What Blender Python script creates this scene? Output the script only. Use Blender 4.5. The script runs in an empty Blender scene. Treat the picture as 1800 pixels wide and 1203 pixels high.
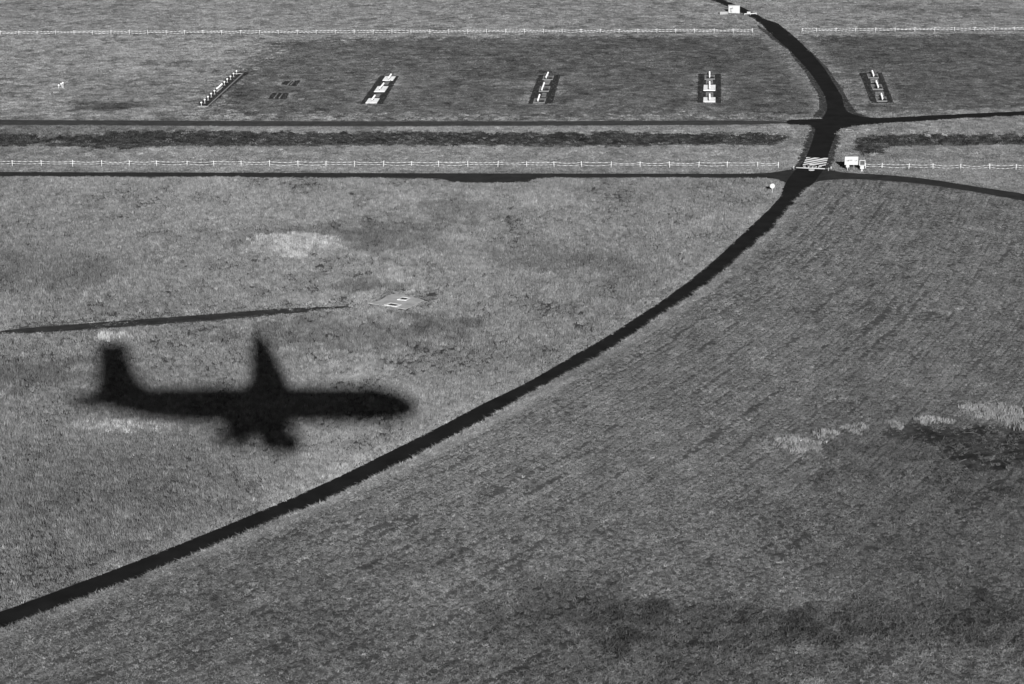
import bpy, bmesh, math, random
import numpy as np
from mathutils import Vector, Matrix, Euler

R = math.radians
random.seed(7)
rng = np.random.default_rng(7)
scene = bpy.context.scene
COL = scene.collection

# ------------------------------------------------------------------ camera
IMG_W, IMG_H = 1800.0, 1203.0
FOC = 3580.0                      # focal length in photo pixels
HORIZON = -480.0                  # row of the horizon in the photo
PITCH = math.atan((IMG_H / 2 - HORIZON) / FOC)
CAM_H = 62.6
cam_d = bpy.data.cameras.new('camera')
cam = bpy.data.objects.new('camera', cam_d)
COL.objects.link(cam)
cam.location = (0, 0, CAM_H)
cam.rotation_euler = (R(90) - PITCH, 0, 0)
cam_d.sensor_width = 36.0
cam_d.lens = 36.0 * FOC / IMG_W
cam_d.clip_start = 0.1
cam_d.clip_end = 20000
scene.camera = cam

# ------------------------------------------------------------------ sky, sun, exposure
SUN_AZ, SUN_EL = R(-4.7), R(18.3)     # the way the light travels: slightly left, down
world = bpy.data.worlds.new('World')
scene.world = world
world.use_nodes = True
nt = world.node_tree
nt.nodes.clear()
sky = nt.nodes.new('ShaderNodeTexSky')
sky.sky_type = 'NISHITA'
sky.sun_disc = False
sky.sun_elevation = SUN_EL
sky.sun_rotation = math.pi + SUN_AZ
sky.altitude = 60
sky.air_density = 0.8
sky.dust_density = 0.15
sep = nt.nodes.new('ShaderNodeSeparateColor')   # black-and-white picture taken through a red filter
bgn = nt.nodes.new('ShaderNodeBackground')
bgn.inputs['Strength'].default_value = 0.05
won = nt.nodes.new('ShaderNodeOutputWorld')
nt.links.new(sky.outputs[0], sep.inputs[0])
nt.links.new(sep.outputs[0], bgn.inputs['Color'])
nt.links.new(bgn.outputs[0], won.inputs['Surface'])

sun_d = bpy.data.lights.new('sun', 'SUN')
sun_d.energy = 5.0
sun_d.angle = R(0.52)
sun_d.color = (1, 1, 1)
sun = bpy.data.objects.new('sun', sun_d)
COL.objects.link(sun)
sun_dir = Vector((math.sin(SUN_AZ) * math.cos(SUN_EL), math.cos(SUN_AZ) * math.cos(SUN_EL), -math.sin(SUN_EL)))
sun.rotation_euler = sun_dir.to_track_quat('-Z', 'Y').to_euler()
sun.location = (30, -200, 150)

vs = scene.view_settings
vs.view_transform = 'Standard'
vs.look = 'None'
vs.gamma = 1.0
vs.use_curve_mapping = False
vs.exposure = 0.75

# ------------------------------------------------------------------ helpers
SP, CP = math.sin(PITCH), math.cos(PITCH)

def gp(px, py, z=0.0):
    """photo pixel -> point of the level ground (height z)"""
    u = (px - IMG_W / 2) / FOC
    v = (py - IMG_H / 2) / FOC
    t = (CAM_H - z) / (SP + v * CP)
    return (u * t, t * (CP - v * SP))

def gpoly(pts):
    return [gp(*p) for p in pts]

def at(px, py, z=0.0):
    x, y = gp(px, py, 0.0)
    return Vector((x, y, z))

def ppm(py):
    """photo pixels per metre on the ground at that row"""
    return CP * (py - HORIZON) / CAM_H

def tag(o, label=None, cat=None, group=None, kind=None):
    if label: o['label'] = label
    if cat: o['category'] = cat
    if group: o['group'] = group
    if kind: o['kind'] = kind
    return o

def link(o, parent=None):
    COL.objects.link(o)
    if parent is not None:
        o.parent = parent
    return o

def empty(name, loc=(0, 0, 0), rz=0.0):
    o = bpy.data.objects.new(name, None)
    o.empty_display_size = 0.3
    o.location = loc
    o.rotation_euler = (0, 0, rz)
    return link(o)

class MB:
    """collects simple shapes into one mesh"""
    def __init__(self):
        self.bm = bmesh.new()
    def box(self, c, s, rot=None, mi=0, bevel=0.0):
        hx, hy, hz = s[0] / 2, s[1] / 2, s[2] / 2
        vs_ = []
        for dx, dy, dz in ((-1,-1,-1),(1,-1,-1),(1,1,-1),(-1,1,-1),(-1,-1,1),(1,-1,1),(1,1,1),(-1,1,1)):
            p = Vector((dx * hx, dy * hy, dz * hz))
            if rot is not None: p = rot @ p
            vs_.append(self.bm.verts.new(p + Vector(c)))
        fs = []
        for f in ((0,3,2,1),(4,5,6,7),(0,1,5,4),(1,2,6,5),(2,3,7,6),(3,0,4,7)):
            fc = self.bm.faces.new([vs_[i] for i in f]); fc.material_index = mi; fs.append(fc)
        if bevel > 0:
            es = set()
            for f in fs: es.update(f.edges)
            bmesh.ops.bevel(self.bm, geom=list(es), offset=bevel, segments=1, affect='EDGES')
        return self
    def tube(self, pts, rad, n=8, mis=None, cap=True):
        pts = [Vector(p) for p in pts]
        rads = rad if isinstance(rad, (list, tuple)) else [rad] * len(pts)
        rings = []
        for i, p in enumerate(pts):
            a = pts[max(i - 1, 0)]; b = pts[min(i + 1, len(pts) - 1)]
            d = (b - a).normalized()
            up = Vector((0, 0, 1)) if abs(d.z) < 0.9 else Vector((0, 1, 0))
            s = d.cross(up).normalized(); w = s.cross(d).normalized()
            rings.append([self.bm.verts.new(p + (s * math.cos(2*math.pi*k/n) + w * math.sin(2*math.pi*k/n)) * rads[i]) for k in range(n)])
        for i in range(len(rings) - 1):
            for k in range(n):
                f = self.bm.faces.new((rings[i][k], rings[i][(k+1) % n], rings[i+1][(k+1) % n], rings[i+1][k]))
                f.smooth = True
                if mis: f.material_index = mis[i]
        if cap:
            self.bm.faces.new(rings[0][::-1]); self.bm.faces.new(rings[-1])
        return self
    def ball(self, c, r, sz=1.0, seg=10, rings=7):
        mat = Matrix.Translation(Vector(c)) @ Matrix.Diagonal((r, r, r * sz, 1))
        res = bmesh.ops.create_uvsphere(self.bm, u_segments=seg, v_segments=rings, radius=1.0, matrix=mat)
        for v in res['verts']:
            for f in v.link_faces: f.smooth = True
        return self
    def prism(self, poly, z0, z1):
        n = len(poly)
        a = [self.bm.verts.new((p[0], p[1], z0)) for p in poly]
        b = [self.bm.verts.new((p[0], p[1], z1)) for p in poly]
        self.bm.faces.new(b)
        self.bm.faces.new(a[::-1])
        for i in range(n):
            self.bm.faces.new((a[i], a[(i+1) % n], b[(i+1) % n], b[i]))
        return self
    def mesh(self, name, mats):
        bmesh.ops.recalc_face_normals(self.bm, faces=self.bm.faces)
        me = bpy.data.meshes.new(name)
        self.bm.to_mesh(me); self.bm.free()
        for m in (mats if isinstance(mats, (list, tuple)) else [mats]):
            me.materials.append(m)
        return me
    def build(self, name, mats, parent=None, loc=None):
        o = bpy.data.objects.new(name, self.mesh(name, mats))
        if loc is not None: o.location = loc
        return link(o, parent)

def place(name, me, parent=None, loc=(0, 0, 0), rz=0.0, scale=None):
    o = bpy.data.objects.new(name, me)
    o.location = loc
    o.rotation_euler = (0, 0, rz)
    if scale: o.scale = scale
    return link(o, parent)

# ------------------------------------------------------------------ numpy noise
def vnoise(x, y, seed=0):
    x = np.asarray(x, float); y = np.asarray(y, float)
    xi = np.floor(x).astype(np.int64); yi = np.floor(y).astype(np.int64)
    fx = x - xi; fy = y - yi
    fx = fx * fx * (3 - 2 * fx); fy = fy * fy * (3 - 2 * fy)
    def h(a, b):
        n = (a * 374761393 + b * 668265263 + seed * 974711) & 0xffffffff
        n = ((n ^ (n >> 13)) * 1274126177) & 0xffffffff
        n = (n ^ (n >> 16)) & 0xffff
        return n / 65535.0
    return ((h(xi, yi) * (1 - fx) + h(xi + 1, yi) * fx) * (1 - fy)
            + (h(xi, yi + 1) * (1 - fx) + h(xi + 1, yi + 1) * fx) * fy)

def fbm(x, y, seed=0, oct=3):
    s = 0; a = 1.0; t = 0
    for i in range(oct):
        s = s + a * vnoise(x * 2 ** i + 17.3 * i, y * 2 ** i - 9.1 * i, seed + i * 31)
        t += a; a *= 0.55
    return s / t      # 0..1, mean 0.5

def inpoly(px, py, poly):
    res = np.zeros(px.shape, bool)
    P = np.array(poly)
    x0, y0 = P.min(0); x1, y1 = P.max(0)
    idx = np.where((px >= x0) & (px <= x1) & (py >= y0) & (py <= y1))[0]
    if len(idx) == 0: return res
    x = px[idx]; y = py[idx]
    c = np.zeros(len(idx), bool)
    n = len(P); j = n - 1
    for i in range(n):
        xi, yi = P[i]; xj, yj = P[j]
        if yi != yj:
            m = ((yi > y) != (yj > y)) & (x < (xj - xi) * (y - yi) / (yj - yi) + xi)
            c ^= m
        j = i
    res[idx] = c
    return res

def dist_line(px, py, line, closed=False, maxd=None):
    """distance, signed side and arc length to a polyline"""
    L = np.array(line, float)
    if closed: L = np.vstack([L, L[:1]])
    best = np.full(px.shape, 1e9); sgn = np.ones(px.shape); arc = np.zeros(px.shape)
    s0 = 0.0
    for i in range(len(L) - 1):
        a = L[i]; d = L[i + 1] - a
        l2 = d @ d; l = math.sqrt(l2)
        if l < 1e-6: continue
        if maxd is not None:
            m = (px > min(a[0], L[i+1][0]) - maxd) & (px < max(a[0], L[i+1][0]) + maxd) & (py > min(a[1], L[i+1][1]) - maxd) & (py < max(a[1], L[i+1][1]) + maxd)
            idx = np.where(m)[0]
            if len(idx) == 0:
                s0 += l; continue
        else:
            idx = slice(None)
        qx = px[idx] - a[0]; qy = py[idx] - a[1]
        t = np.clip((qx * d[0] + qy * d[1]) / l2, 0, 1)
        dd = np.hypot(qx - t * d[0], qy - t * d[1])
        bb = best[idx]
        k = dd < bb
        cr = d[0] * qy - d[1] * qx
        tmp = best[idx]; tmp = np.where(k, dd, tmp); best[idx] = tmp
        tmp = sgn[idx]; tmp = np.where(k, np.sign(cr), tmp); sgn[idx] = tmp
        tmp = arc[idx]; tmp = np.where(k, s0 + t * l, tmp); arc[idx] = tmp
        s0 += l
    return best, sgn, arc

def sstep(a, b, x):
    t = np.clip((x - a) / (b - a), 0, 1)
    return t * t * (3 - 2 * t)

def ellipse(px, py, cx, cy, rx, ry, soft=0.4, seed=3, rough=0.35, freq=0.6):
    """soft mask of a patch of ground given by the photo pixel of its centre"""
    x, y = gp(cx, cy)
    k = ppm(cy)
    ya = gp(cx, cy - ry)[1]; yb = gp(cx, cy + ry)[1]
    wx = rx / k; wy = abs(ya - yb) / 2
    q = np.hypot((px - x) / wx, (py - y) / wy)
    q = q + rough * 2 * (fbm(px * freq, py * freq * 0.6, seed, 3) - 0.5)
    return 1 - sstep(1 - soft, 1 + soft, q)

def chaikin(pts, it=2, closed=True):
    P = [Vector(p) for p in pts]
    for _ in range(it):
        Q = []
        n = len(P)
        rngi = range(n) if closed else range(n - 1)
        if not closed: Q.append(P[0])
        for i in rngi:
            a, b = P[i], P[(i + 1) % n]
            Q += [a * 0.75 + b * 0.25, a * 0.25 + b * 0.75]
        if not closed: Q.append(P[-1])
        P = Q
    return [(p.x, p.y) for p in P]

# ------------------------------------------------------------------ materials
def mat(name, col, rough=0.9, spec=0.1, noise=0.0, scale=5.0, bump=0.0, metal=0.0, attr=None, detail=6.0):
    m = bpy.data.materials.new(name)
    m.use_nodes = True
    n = m.node_tree; b = n.nodes['Principled BSDF']
    b.inputs['Roughness'].default_value = rough
    b.inputs['Specular IOR Level'].default_value = spec
    b.inputs['Metallic'].default_value = metal
    b.inputs['Base Color'].default_value = (col, col, col, 1)
    if noise > 0 or bump > 0:
        tc = n.nodes.new('ShaderNodeTexCoord')
        ge = n.nodes.new('ShaderNodeNewGeometry')
        nz = n.nodes.new('ShaderNodeTexNoise')
        nz.inputs['Scale'].default_value = scale
        nz.inputs['Detail'].default_value = detail
        nz.inputs['Roughness'].default_value = 0.6
        n.links.new(ge.outputs['Position'], nz.inputs['Vector'])
        if noise > 0:
            mr = n.nodes.new('ShaderNodeMapRange')
            mr.inputs['From Min'].default_value = 0.25
            mr.inputs['From Max'].default_value = 0.75
            mr.inputs['To Min'].default_value = col * (1 - noise)
            mr.inputs['To Max'].default_value = col * (1 + noise)
            n.links.new(nz.outputs['Fac'], mr.inputs['Value'])
            n.links.new(mr.outputs[0], b.inputs['Base Color'])
        if bump > 0:
            bp = n.nodes.new('ShaderNodeBump')
            bp.inputs['Strength'].default_value = bump
            bp.inputs['Distance'].default_value = 0.05
            n.links.new(nz.outputs['Fac'], bp.inputs['Height'])
            n.links.new(bp.outputs[0], b.inputs['Normal'])
    return m

M = {}
M['asphalt'] = mat('new_asphalt', 0.0125, 0.95, 0.05, noise=0.40, scale=0.35)
M['asphalt_old'] = mat('old_asphalt', 0.029, 0.95, 0.05, noise=0.35, scale=0.5)
M['asphalt_worn'] = mat('worn_asphalt', 0.050, 0.95, 0.05, noise=0.35, scale=0.6)
M['path'] = mat('cracked_path_asphalt', 0.034, 0.95, 0.05, noise=0.5, scale=0.7)
M['gravel'] = mat('dark_gravel', 0.038, 1.0, 0.0, noise=0.8, scale=1.6, bump=0.5)
M['shoulder'] = mat('shoulder_gravel', 0.050, 1.0, 0.0, noise=0.75, scale=0.9, bump=0.4)
M['paint'] = mat('road_paint', 0.80, 0.7, 0.1, noise=0.12, scale=3)
M['white'] = mat('white_enamel', 0.37, 0.5, 0.2, noise=0.05, scale=2)
M['offwhite'] = mat('weathered_white', 0.48, 0.7, 0.1, noise=0.12, scale=6)
M['rope_dark'] = mat('rope_dark_band', 0.26, 0.8, 0.1)
M['lamp'] = mat('lamp_housing', 0.62, 0.5, 0.2)
M['grey'] = mat('grey_metal', 0.25, 0.6, 0.2)
M['dark'] = mat('dark_panel', 0.05, 0.6, 0.2, noise=0.3, scale=4)
M['black'] = mat('black_rubber', 0.02, 0.8, 0.1)
M['text'] = mat('faded_letters', 0.20, 0.8, 0.1)
M['concrete'] = mat('concrete', 0.24, 0.95, 0.05, noise=0.18, scale=1.5)
M['concrete_pit'] = mat('pit_rim', 0.5, 0.95, 0.05, noise=0.15, scale=2)
M['concrete_pale'] = mat('pale_concrete', 0.36, 0.95, 0.05, noise=0.28, scale=0.9, bump=0.2)
M['slab'] = mat('white_painted_slab', 0.86, 0.9, 0.05, noise=0.10, scale=0.8)
M['slab_dirty'] = mat('dirty_slab', 0.17, 0.95, 0.05, noise=0.55, scale=0.9)
M['lens'] = mat('lamp_glass', 0.75, 0.2, 0.5)
M['stain'] = mat('soot_stain', 0.03, 1.0, 0.0, noise=0.4, scale=2)
M['mud'] = mat('wet_mud', 0.03, 0.9, 0.1, noise=0.5, scale=2.0, bump=0.5)
M['rut'] = mat('dried_mud_ridge', 0.075, 0.95, 0.05, noise=0.4, scale=3.0)
M['skin'] = mat('aircraft_paint', 0.75, 0.35, 0.4)
M['skin_grey'] = mat('aircraft_grey', 0.35, 0.4, 0.4)
M['window'] = mat('aircraft_window', 0.03, 0.2, 0.5)

# grass: albedo from the attribute of each tuft; simple diffuse leaves
def grass_mat(name, inst=True, bump=False):
    m = bpy.data.materials.new(name); m.use_nodes = True
    n = m.node_tree; n.nodes.clear()
    out = n.nodes.new('ShaderNodeOutputMaterial')
    at_ = n.nodes.new('ShaderNodeAttribute'); at_.attribute_name = 'tone'
    at_.attribute_type = 'INSTANCER' if inst else 'GEOMETRY'
    df = n.nodes.new('ShaderNodeBsdfDiffuse')
    mul = n.nodes.new('ShaderNodeMath'); mul.operation = 'MULTIPLY'
    n.links.new(at_.outputs['Fac'], mul.inputs[0])
    if inst:
        lv = n.nodes.new('ShaderNodeAttribute'); lv.attribute_name = 'shade'; lv.attribute_type = 'GEOMETRY'
        n.links.new(lv.outputs['Fac'], mul.inputs[1])
    else:
        ge = n.nodes.new('ShaderNodeNewGeometry')
        nz = n.nodes.new('ShaderNodeTexNoise'); nz.inputs['Scale'].default_value = 2.2
        nz.inputs['Detail'].default_value = 8; nz.inputs['Roughness'].default_value = 0.7
        n.links.new(ge.outputs['Position'], nz.inputs['Vector'])
        mr = n.nodes.new('ShaderNodeMapRange')
        mr.inputs['From Min'].default_value = 0.3; mr.inputs['From Max'].default_value = 0.7
        mr.inputs['To Min'].default_value = 0.55; mr.inputs['To Max'].default_value = 1.45
        n.links.new(nz.outputs['Fac'], mr.inputs['Value'])
        n.links.new(mr.outputs[0], mul.inputs[1])
        bp = n.nodes.new('ShaderNodeBump'); bp.inputs['Strength'].default_value = 0.8
        bp.inputs['Distance'].default_value = 0.15
        n.links.new(nz.outputs['Fac'], bp.inputs['Height'])
        n.links.new(bp.outputs[0], df.inputs['Normal'])
    n.links.new(mul.outputs[0], df.inputs['Color'])
    n.links.new(df.outputs[0], out.inputs['Surface'])
    return m
M['ground'] = grass_mat('ground_turf', inst=False)
M['grass'] = grass_mat('grass_blades')

# ------------------------------------------------------------------ road outlines (photo pixels of points on the ground)
def z6(pts): return [(1300 + x / 6.0, 180 + y / 6.0) for x, y in pts]
def z4(pts): return [(1300 + x / 6.017, 20 + y / 6.017) for x, y in pts]

main_left = [(-140, 1123), (-60, 1098), (0, 1076.5), (100, 1040), (199.5, 1002.5), (313.6, 958.3), (450, 903), (500, 881.4),
             (560, 855.5), (650, 812), (750, 762.5), (800, 736.5), (850, 709.5), (900, 686.5), (950, 660), (1011, 624),
             (1067, 592.5), (1122, 556.5), (1178, 520), (1233, 476.5), (1272, 444), (1297, 420), (1327, 391)] + \
            z6([(240, 1200), (330, 1110), (440, 990), (452, 930), (500, 830), (545, 765), (600, 705), (660, 655), (720, 540), (765, 420), (800, 300), (798, 272)])
stub = z6([(760, 256), (700, 246), (510, 240), (490, 185), (700, 181), (840, 177), (890, 152), (920, 90)])
far_left = z4([(930, 1000), (905, 900), (850, 800), (740, 640), (640, 530), (540, 420), (445, 342), (330, 235), (245, 150), (170, 95), (90, 45)])
far_left2 = [(1308, 25), (1279, 11.7), (1251, 0), (1205, -18), (1120, -45)]
far_right2 = [(1140, -45), (1228, -16), (1271, 0), (1302, 11.7), (1332, 26.4)]
far_right = z4([(300, 100), (390, 115), (490, 190), (580, 270), (720, 400), (900, 610), (1000, 770), (1080, 900), (1105, 1000)])
east_top = z6([(1120, 80), (1160, 115), (1280, 152), (1450, 170)]) + [(1604, 205), (1693, 200.5), (1800, 196), (1960, 189)]
east_bot = [(1960, 196), (1800, 203.3), (1693, 208.5), (1622, 213)] + z6([(1450, 230), (1200, 255), (1070, 290), (1015, 340)])
main_right = z6([(975, 440), (940, 540), (930, 600), (890, 705), (850, 760), (790, 845), (700, 920), (610, 1010), (530, 1110), (460, 1200)]) + \
             [(1353, 407), (1333, 422), (1303, 450.5), (1252, 494.5), (1213, 522), (1152, 562.5), (1091, 604.5), (1041, 633), (1012, 649), (950, 681.5),
              (900, 712), (850, 740), (800, 768), (750, 793), (700, 818), (650, 843), (560, 888), (500, 908), (400, 952), (313.6, 988), (199.5, 1033), (100, 1070), (0, 1108), (-60, 1130), (-140, 1157)]
OUT_SERVICE = chaikin(gpoly(main_left + stub + far_left + far_left2 + far_right2 + far_right + east_top + east_bot + main_right), 2)

near_top = [(-200, 301), (0, 302.8), (300, 303.5), (600, 304.5), (900, 305.2), (1200, 306), (1330, 305.8), (1362, 303), (1380, 300), (1395, 297.6), (1425, 297)]
near_top_r = [(1455, 298), (1466, 300.3), (1480, 303.5), (1520, 306), (1560, 308), (1600, 311.5), (1640, 316), (1693, 325), (1745, 332.5), (1800, 341), (1980, 371)]
near_bot_r = [(1980, 384), (1800, 353), (1745, 343), (1711, 336.5), (1640, 326), (1600, 321), (1551, 317), (1500, 314.5), (1470, 315), (1440, 318), (1425, 323)]
near_bot = [(1385, 323), (1378, 318), (1365, 314.5), (1340, 312.8), (1200, 311.8), (1040, 312), (950, 312.5), (938, 315), (930, 319.5), (908, 321.6), (800, 321), (790, 317.5), (775, 313.5), (600, 311.8), (300, 310.8), (0, 310), (-200, 308.6)]
OUT_NEAR = chaikin(gpoly(near_top + near_top_r + near_bot_r + near_bot), 2)
OUT_FARL = chaikin(gpoly([(-200, 210.3), (0, 211), (300, 212.5), (600, 213.8), (1000, 213.5), (1382, 211.3), (1386, 219.3), (1000, 221), (600, 222.2), (300, 221.5), (0, 219.5), (-200, 218.6)]), 2)
OUT_PATH = chaikin(gpoly([(-120, 589), (0, 581.5), (82, 574), (150, 569), (225, 563), (317, 556.5), (400, 550.5), (475, 544), (550, 540.5), (611, 538.2), (613, 540), (570, 544.5), (525, 549.5), (450, 557), (350, 565), (230, 574), (150, 579.5), (82, 584), (0, 587.5), (-120, 594.5)]), 1)
# gravel shoulders beside the crossing road
SHOULDERS = [
    ('gravel_shoulder', z6([(540, 745), (575, 680), (640, 530), (690, 390), (720, 318), (735, 275), (690, 250), (760, 256), (798, 272), (800, 300), (765, 420), (720, 540), (660, 655), (600, 705)])),
    ('gravel_shoulder', z6([(1015, 340), (1080, 345), (1070, 385), (1030, 500), (1000, 600), (985, 660), (960, 690), (895, 700), (930, 600), (940, 540), (975, 440)])),
    ('gravel_shoulder', z4([(840, 900), (845, 1030), (780, 1110), (880, 1130), (920, 1060), (930, 1000), (905, 900), (850, 800), (740, 640), (640, 530), (525, 415), (600, 530), (700, 650), (770, 780), (820, 850)])),
    ('gravel_shoulder', z4([(1105, 1000), (1130, 1070), (1230, 1100), (1400, 1130), (1240, 1075), (1170, 980), (1080, 810), (1010, 720), (930, 600), (800, 470), (730, 405), (900, 610), (1000, 770), (1080, 900)])),
    ('gravel_shoulder', z4([(160, 120), (330, 240), (445, 342), (540, 420), (520, 412), (430, 350), (290, 250), (200, 170)])),
]
SHOULDERS = [(n, gpoly(p)) for n, p in SHOULDERS]
ROADS = [OUT_SERVICE, OUT_NEAR, OUT_FARL, OUT_PATH]
# centre line of the curved service road, from the bottom left to the crossing
CL_PX = [(-140, 1140), (0, 1092), (199.5, 1017.5), (313.6, 973), (500, 895), (650, 828), (800, 752), (900, 699), (1011, 635), (1122, 566), (1212, 507), (1297, 437), (1340, 398), (1380, 352), (1415, 310), (1430, 280)]
CENTRE = chaikin(gpoly(CL_PX), 2, closed=False)

# gravel beds of the approach lights and other bare plots
BEDS = [
    gpoly([(345.5, 187.5), (366, 188.5), (436.5, 127.5), (411, 127)]),
    gpoly([(633, 183), (672, 183), (701.5, 133.5), (668, 133.5)]),
    gpoly([(928, 182.5), (970.5, 182.5), (985, 132), (947, 132)]),
    gpoly([(1226.5, 181), (1267.5, 181), (1267, 130), (1227.5, 130)]),
    gpoly([(1531.5, 181), (1571, 181), (1550, 128), (1511, 128.5)]),
    gpoly([(494, 149), (500.5, 143), (528, 141.3), (520, 152)]),
    gpoly([(471, 174.3), (479.5, 163.3), (508, 164), (503, 174.3)]),
]
PAD = gpoly([(646, 533), (668, 528.5), (680, 521), (697.5, 515.8), (722, 521.5), (745, 528), (730, 536), (713, 544), (694, 540.5), (677, 538)])
ALL_BARE = ROADS + BEDS + [PAD] + [p for _, p in SHOULDERS]

DITCH = chaikin(gpoly([(-150, 233), (100, 237), (200, 232), (300, 231), (600, 233.5), (900, 233.5), (1200, 233), (1330, 234), (1378, 236), (1382, 247), (1350, 256), (1250, 254), (1100, 257), (1000, 258.5), (800, 255), (600, 257), (450, 258), (300, 258), (200, 264), (100, 259), (-150, 259)]), 1)
DITCH_R = chaikin(gpoly([(1500, 243), (1520, 237), (1600, 236), (1700, 236), (1950, 238), (1950, 252), (1800, 250), (1720, 254), (1650, 256), (1600, 255), (1560, 262), (1550, 272), (1510, 276), (1500, 260)]), 1)
ZONE_D = gpoly([(345, 206), (352, 192), (390, 150), (425, 122), (445, 105), (462, 95), (472, 74), (640, 66), (1310, 62), (1420, 62), (2000, 56), (2000, 186), (1800, 193), (1540, 205), (1400, 208), (700, 210)])
MUD = chaikin(gpoly([(1540, 768), (1590, 745), (1680, 758), (1760, 750), (1800, 742), (2000, 735), (2000, 832), (1800, 822), (1740, 832), (1685, 822), (1650, 800), (1645, 782), (1600, 777)]), 1)

# ------------------------------------------------------------------ what grows where
def fields(px, py):
    """tone (albedo), height, density and masks of the vegetation at ground points"""
    n = px.shape[0]
    rj = np.random.default_rng(n); j1 = rj.normal(0, 1, n); j2 = rj.normal(0, 1, n)
    dA, sA, arc = dist_line(px, py, CENTRE)
    right = sA < 0
    # a point right of the curve and nearer than the near road
    ynear = np.full(n, gp(900, 308)[1])
    ynear = np.where(px > gp(1480, 310)[0], np.interp(px, [gp(1480, 310)[0], gp(1640, 321)[0], gp(1800, 347)[0], gp(1980, 377)[0]],
                     [gp(1480, 310)[1], gp(1640, 321)[1], gp(1800, 347)[1], gp(1980, 377)[1]]), ynear)
    front = py < ynear
    yfar = gp(900, 216)[1]; yf2 = gp(900, 60)[1]
    zA = front & ~right; zB = front & right
    zC = ~front & (py < yfar)
    zD = inpoly(px + 5 * (fbm(px * .22, py * .12, 90, 4) - .5) + 1.5 * (vnoise(px * 1.4, py, 92) - .5) + 3.0 * j1, py + 6.0 * (fbm(px * .2, py * .2, 91, 4) - .5) + 1.5 * (vnoise(px * 1.3, py, 93) - .5) + 2.6 * j2, ZONE_D)
    zF = py > yf2
    zE = ~front & ~zC & ~zD & ~zF
    big = fbm(px / 26, py / 40, 1) - .5
    mid = fbm(px / 7, py / 11, 2) - .5
    sml = fbm(px / 1.9, py / 3.0, 3) - .5
    fin = fbm(px / .62, py / .75, 4, 2) - .5
    gap = sstep(.52, .30, vnoise(px / .55 + 3, py / .62, 6)) 
    tone = np.full(n, 0.125); hgt = np.full(n, 0.3); den = np.full(n, 1.0)
    # A: long wild grass
    a = 0.168 * (1 + .35 * big + .40 * mid + .45 * sml + .35 * fin) * (1 - .12 * gap)
    tone = np.where(zA, a, tone); hgt = np.where(zA, .46 * (1 + .9 * mid + .8 * sml + .6 * fin), hgt)
    den = np.where(zA, .95 + .9 * sml + .5 * mid - .3 * gap, den)
    # B: mown field with rows left by the machine, parallel to the curved road
    wob = 1.1 * vnoise(arc / 24, dA / 11, 11) + .25 * vnoise(arc / 5, dA / 3, 15)
    rw = vnoise(dA / .42 + wob, arc / 7, 12)
    rw2 = vnoise(dA / 1.3 + wob, arc / 22, 13)
    fb = fbm(dA / .55 + wob, arc / 2.4, 17, 2) - .5
    rut = 0.0 * dA
    b = 0.160 * (1 + .22 * big + .26 * mid + .28 * sml + .32 * fin + .40 * fb) * (1 - .30 * rut)
    tone = np.where(zB, b, tone)
    hgt = np.where(zB, .15 * (1 + .5 * sml + .5 * fin + .5 * fb) * (1 - .65 * rut), hgt)
    den = np.where(zB, 1.0 + .35 * sml + .35 * fb, den)
    # C: strip between the two cross roads
    c = 0.180 * (1 + .3 * big + .3 * mid + .6 * sml + .3 * fin)
    tone = np.where(zC, c, tone); hgt = np.where(zC, .3 * (1 + 1.0 * sml), hgt)
    # D: darker mown turf around the approach lights
    fine_h = vnoise(px / 2.2, py / .9, 21) - .5
    spk = sstep(.34, .16, vnoise(px / .9, py / 1.6, 22))
    d = 0.120 * (1 + .45 * big + .38 * mid + .65 * sml + .6 * fin + .5 * fine_h) * (1 - .25 * spk)
    vb = dist_line(px, py, OUT_SERVICE, True, 6)[0]
    d = d * (1 + .65 * (1 - sstep(1.5, 5.0, vb + 2.0 * sml)))
    for bed in BEDS[1:]:
        db = dist_line(px, py, bed, True, 4)[0]
        d = d * (1 + .45 * (1 - sstep(.6, 2.0, db)))
    tone = np.where(zD, d, tone); hgt = np.where(zD, .13 * (1 + .8 * sml), hgt)
    # E and F: pale rough turf
    e = 0.215 * (1 + .35 * big + .5 * mid + .65 * sml + .6 * fin + .5 * fine_h) * (1 - .4 * spk)
    tone = np.where(zE, e, tone); hgt = np.where(zE, .2 * (1 + .8 * sml), hgt)
    f = 0.222 * (1 + .3 * big + .4 * mid + .55 * sml + .5 * fin + .5 * fine_h) * (1 - .35 * spk)
    tone = np.where(zF, f, tone); hgt = np.where(zF, .17 * (1 + .8 * sml), hgt)
    # patches of greener (darker) or strawy (paler) growth, with the look of the photo
    def patch(cx, cy, rx, ry, k, hk=1.0, dk=1.0, **kw):
        nonlocal tone, hgt, den
        m = ellipse(px, py, cx, cy, rx, ry, **kw)
        k = k ** 1.2 if (k < 1 and 320 < cy < 700) else k
        tone = tone * (1 + (k - 1) * m); hgt = hgt * (1 + (hk - 1) * m); den = den * (1 + (dk - 1) * m)
    patch(195, 188, 62, 8, .38, 1.3, seed=31)                  # dark tufts near the far road
    patch(240, 160, 70, 14, .72, 1.2, seed=32, rough=.8)
    patch(300, 112, 60, 6, .72, seed=33, rough=.8)
    patch(100, 236, 210, 20, .62, 1.3, seed=34, rough=.9)
    patch(560, 420, 150, 22, .80, 1.1, seed=35, rough=.6)       # darker rings around the reeds
    patch(700, 415, 90, 30, .74, 1.15, seed=36, rough=.9)
    patch(90, 480, 140, 36, .74, 1.2, seed=37, rough=.7)
    patch(60, 660, 90, 30, .66, 1.3, seed=38, rough=.8)
    patch(640, 505, 60, 12, .62, 1.2, seed=39, rough=.8)
    patch(620, 590, 190, 32, .70, 1.35, seed=40, rough=1.1, freq=.9)
    patch(780, 570, 60, 20, .68, 1.2, seed=41, rough=1.0)
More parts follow.
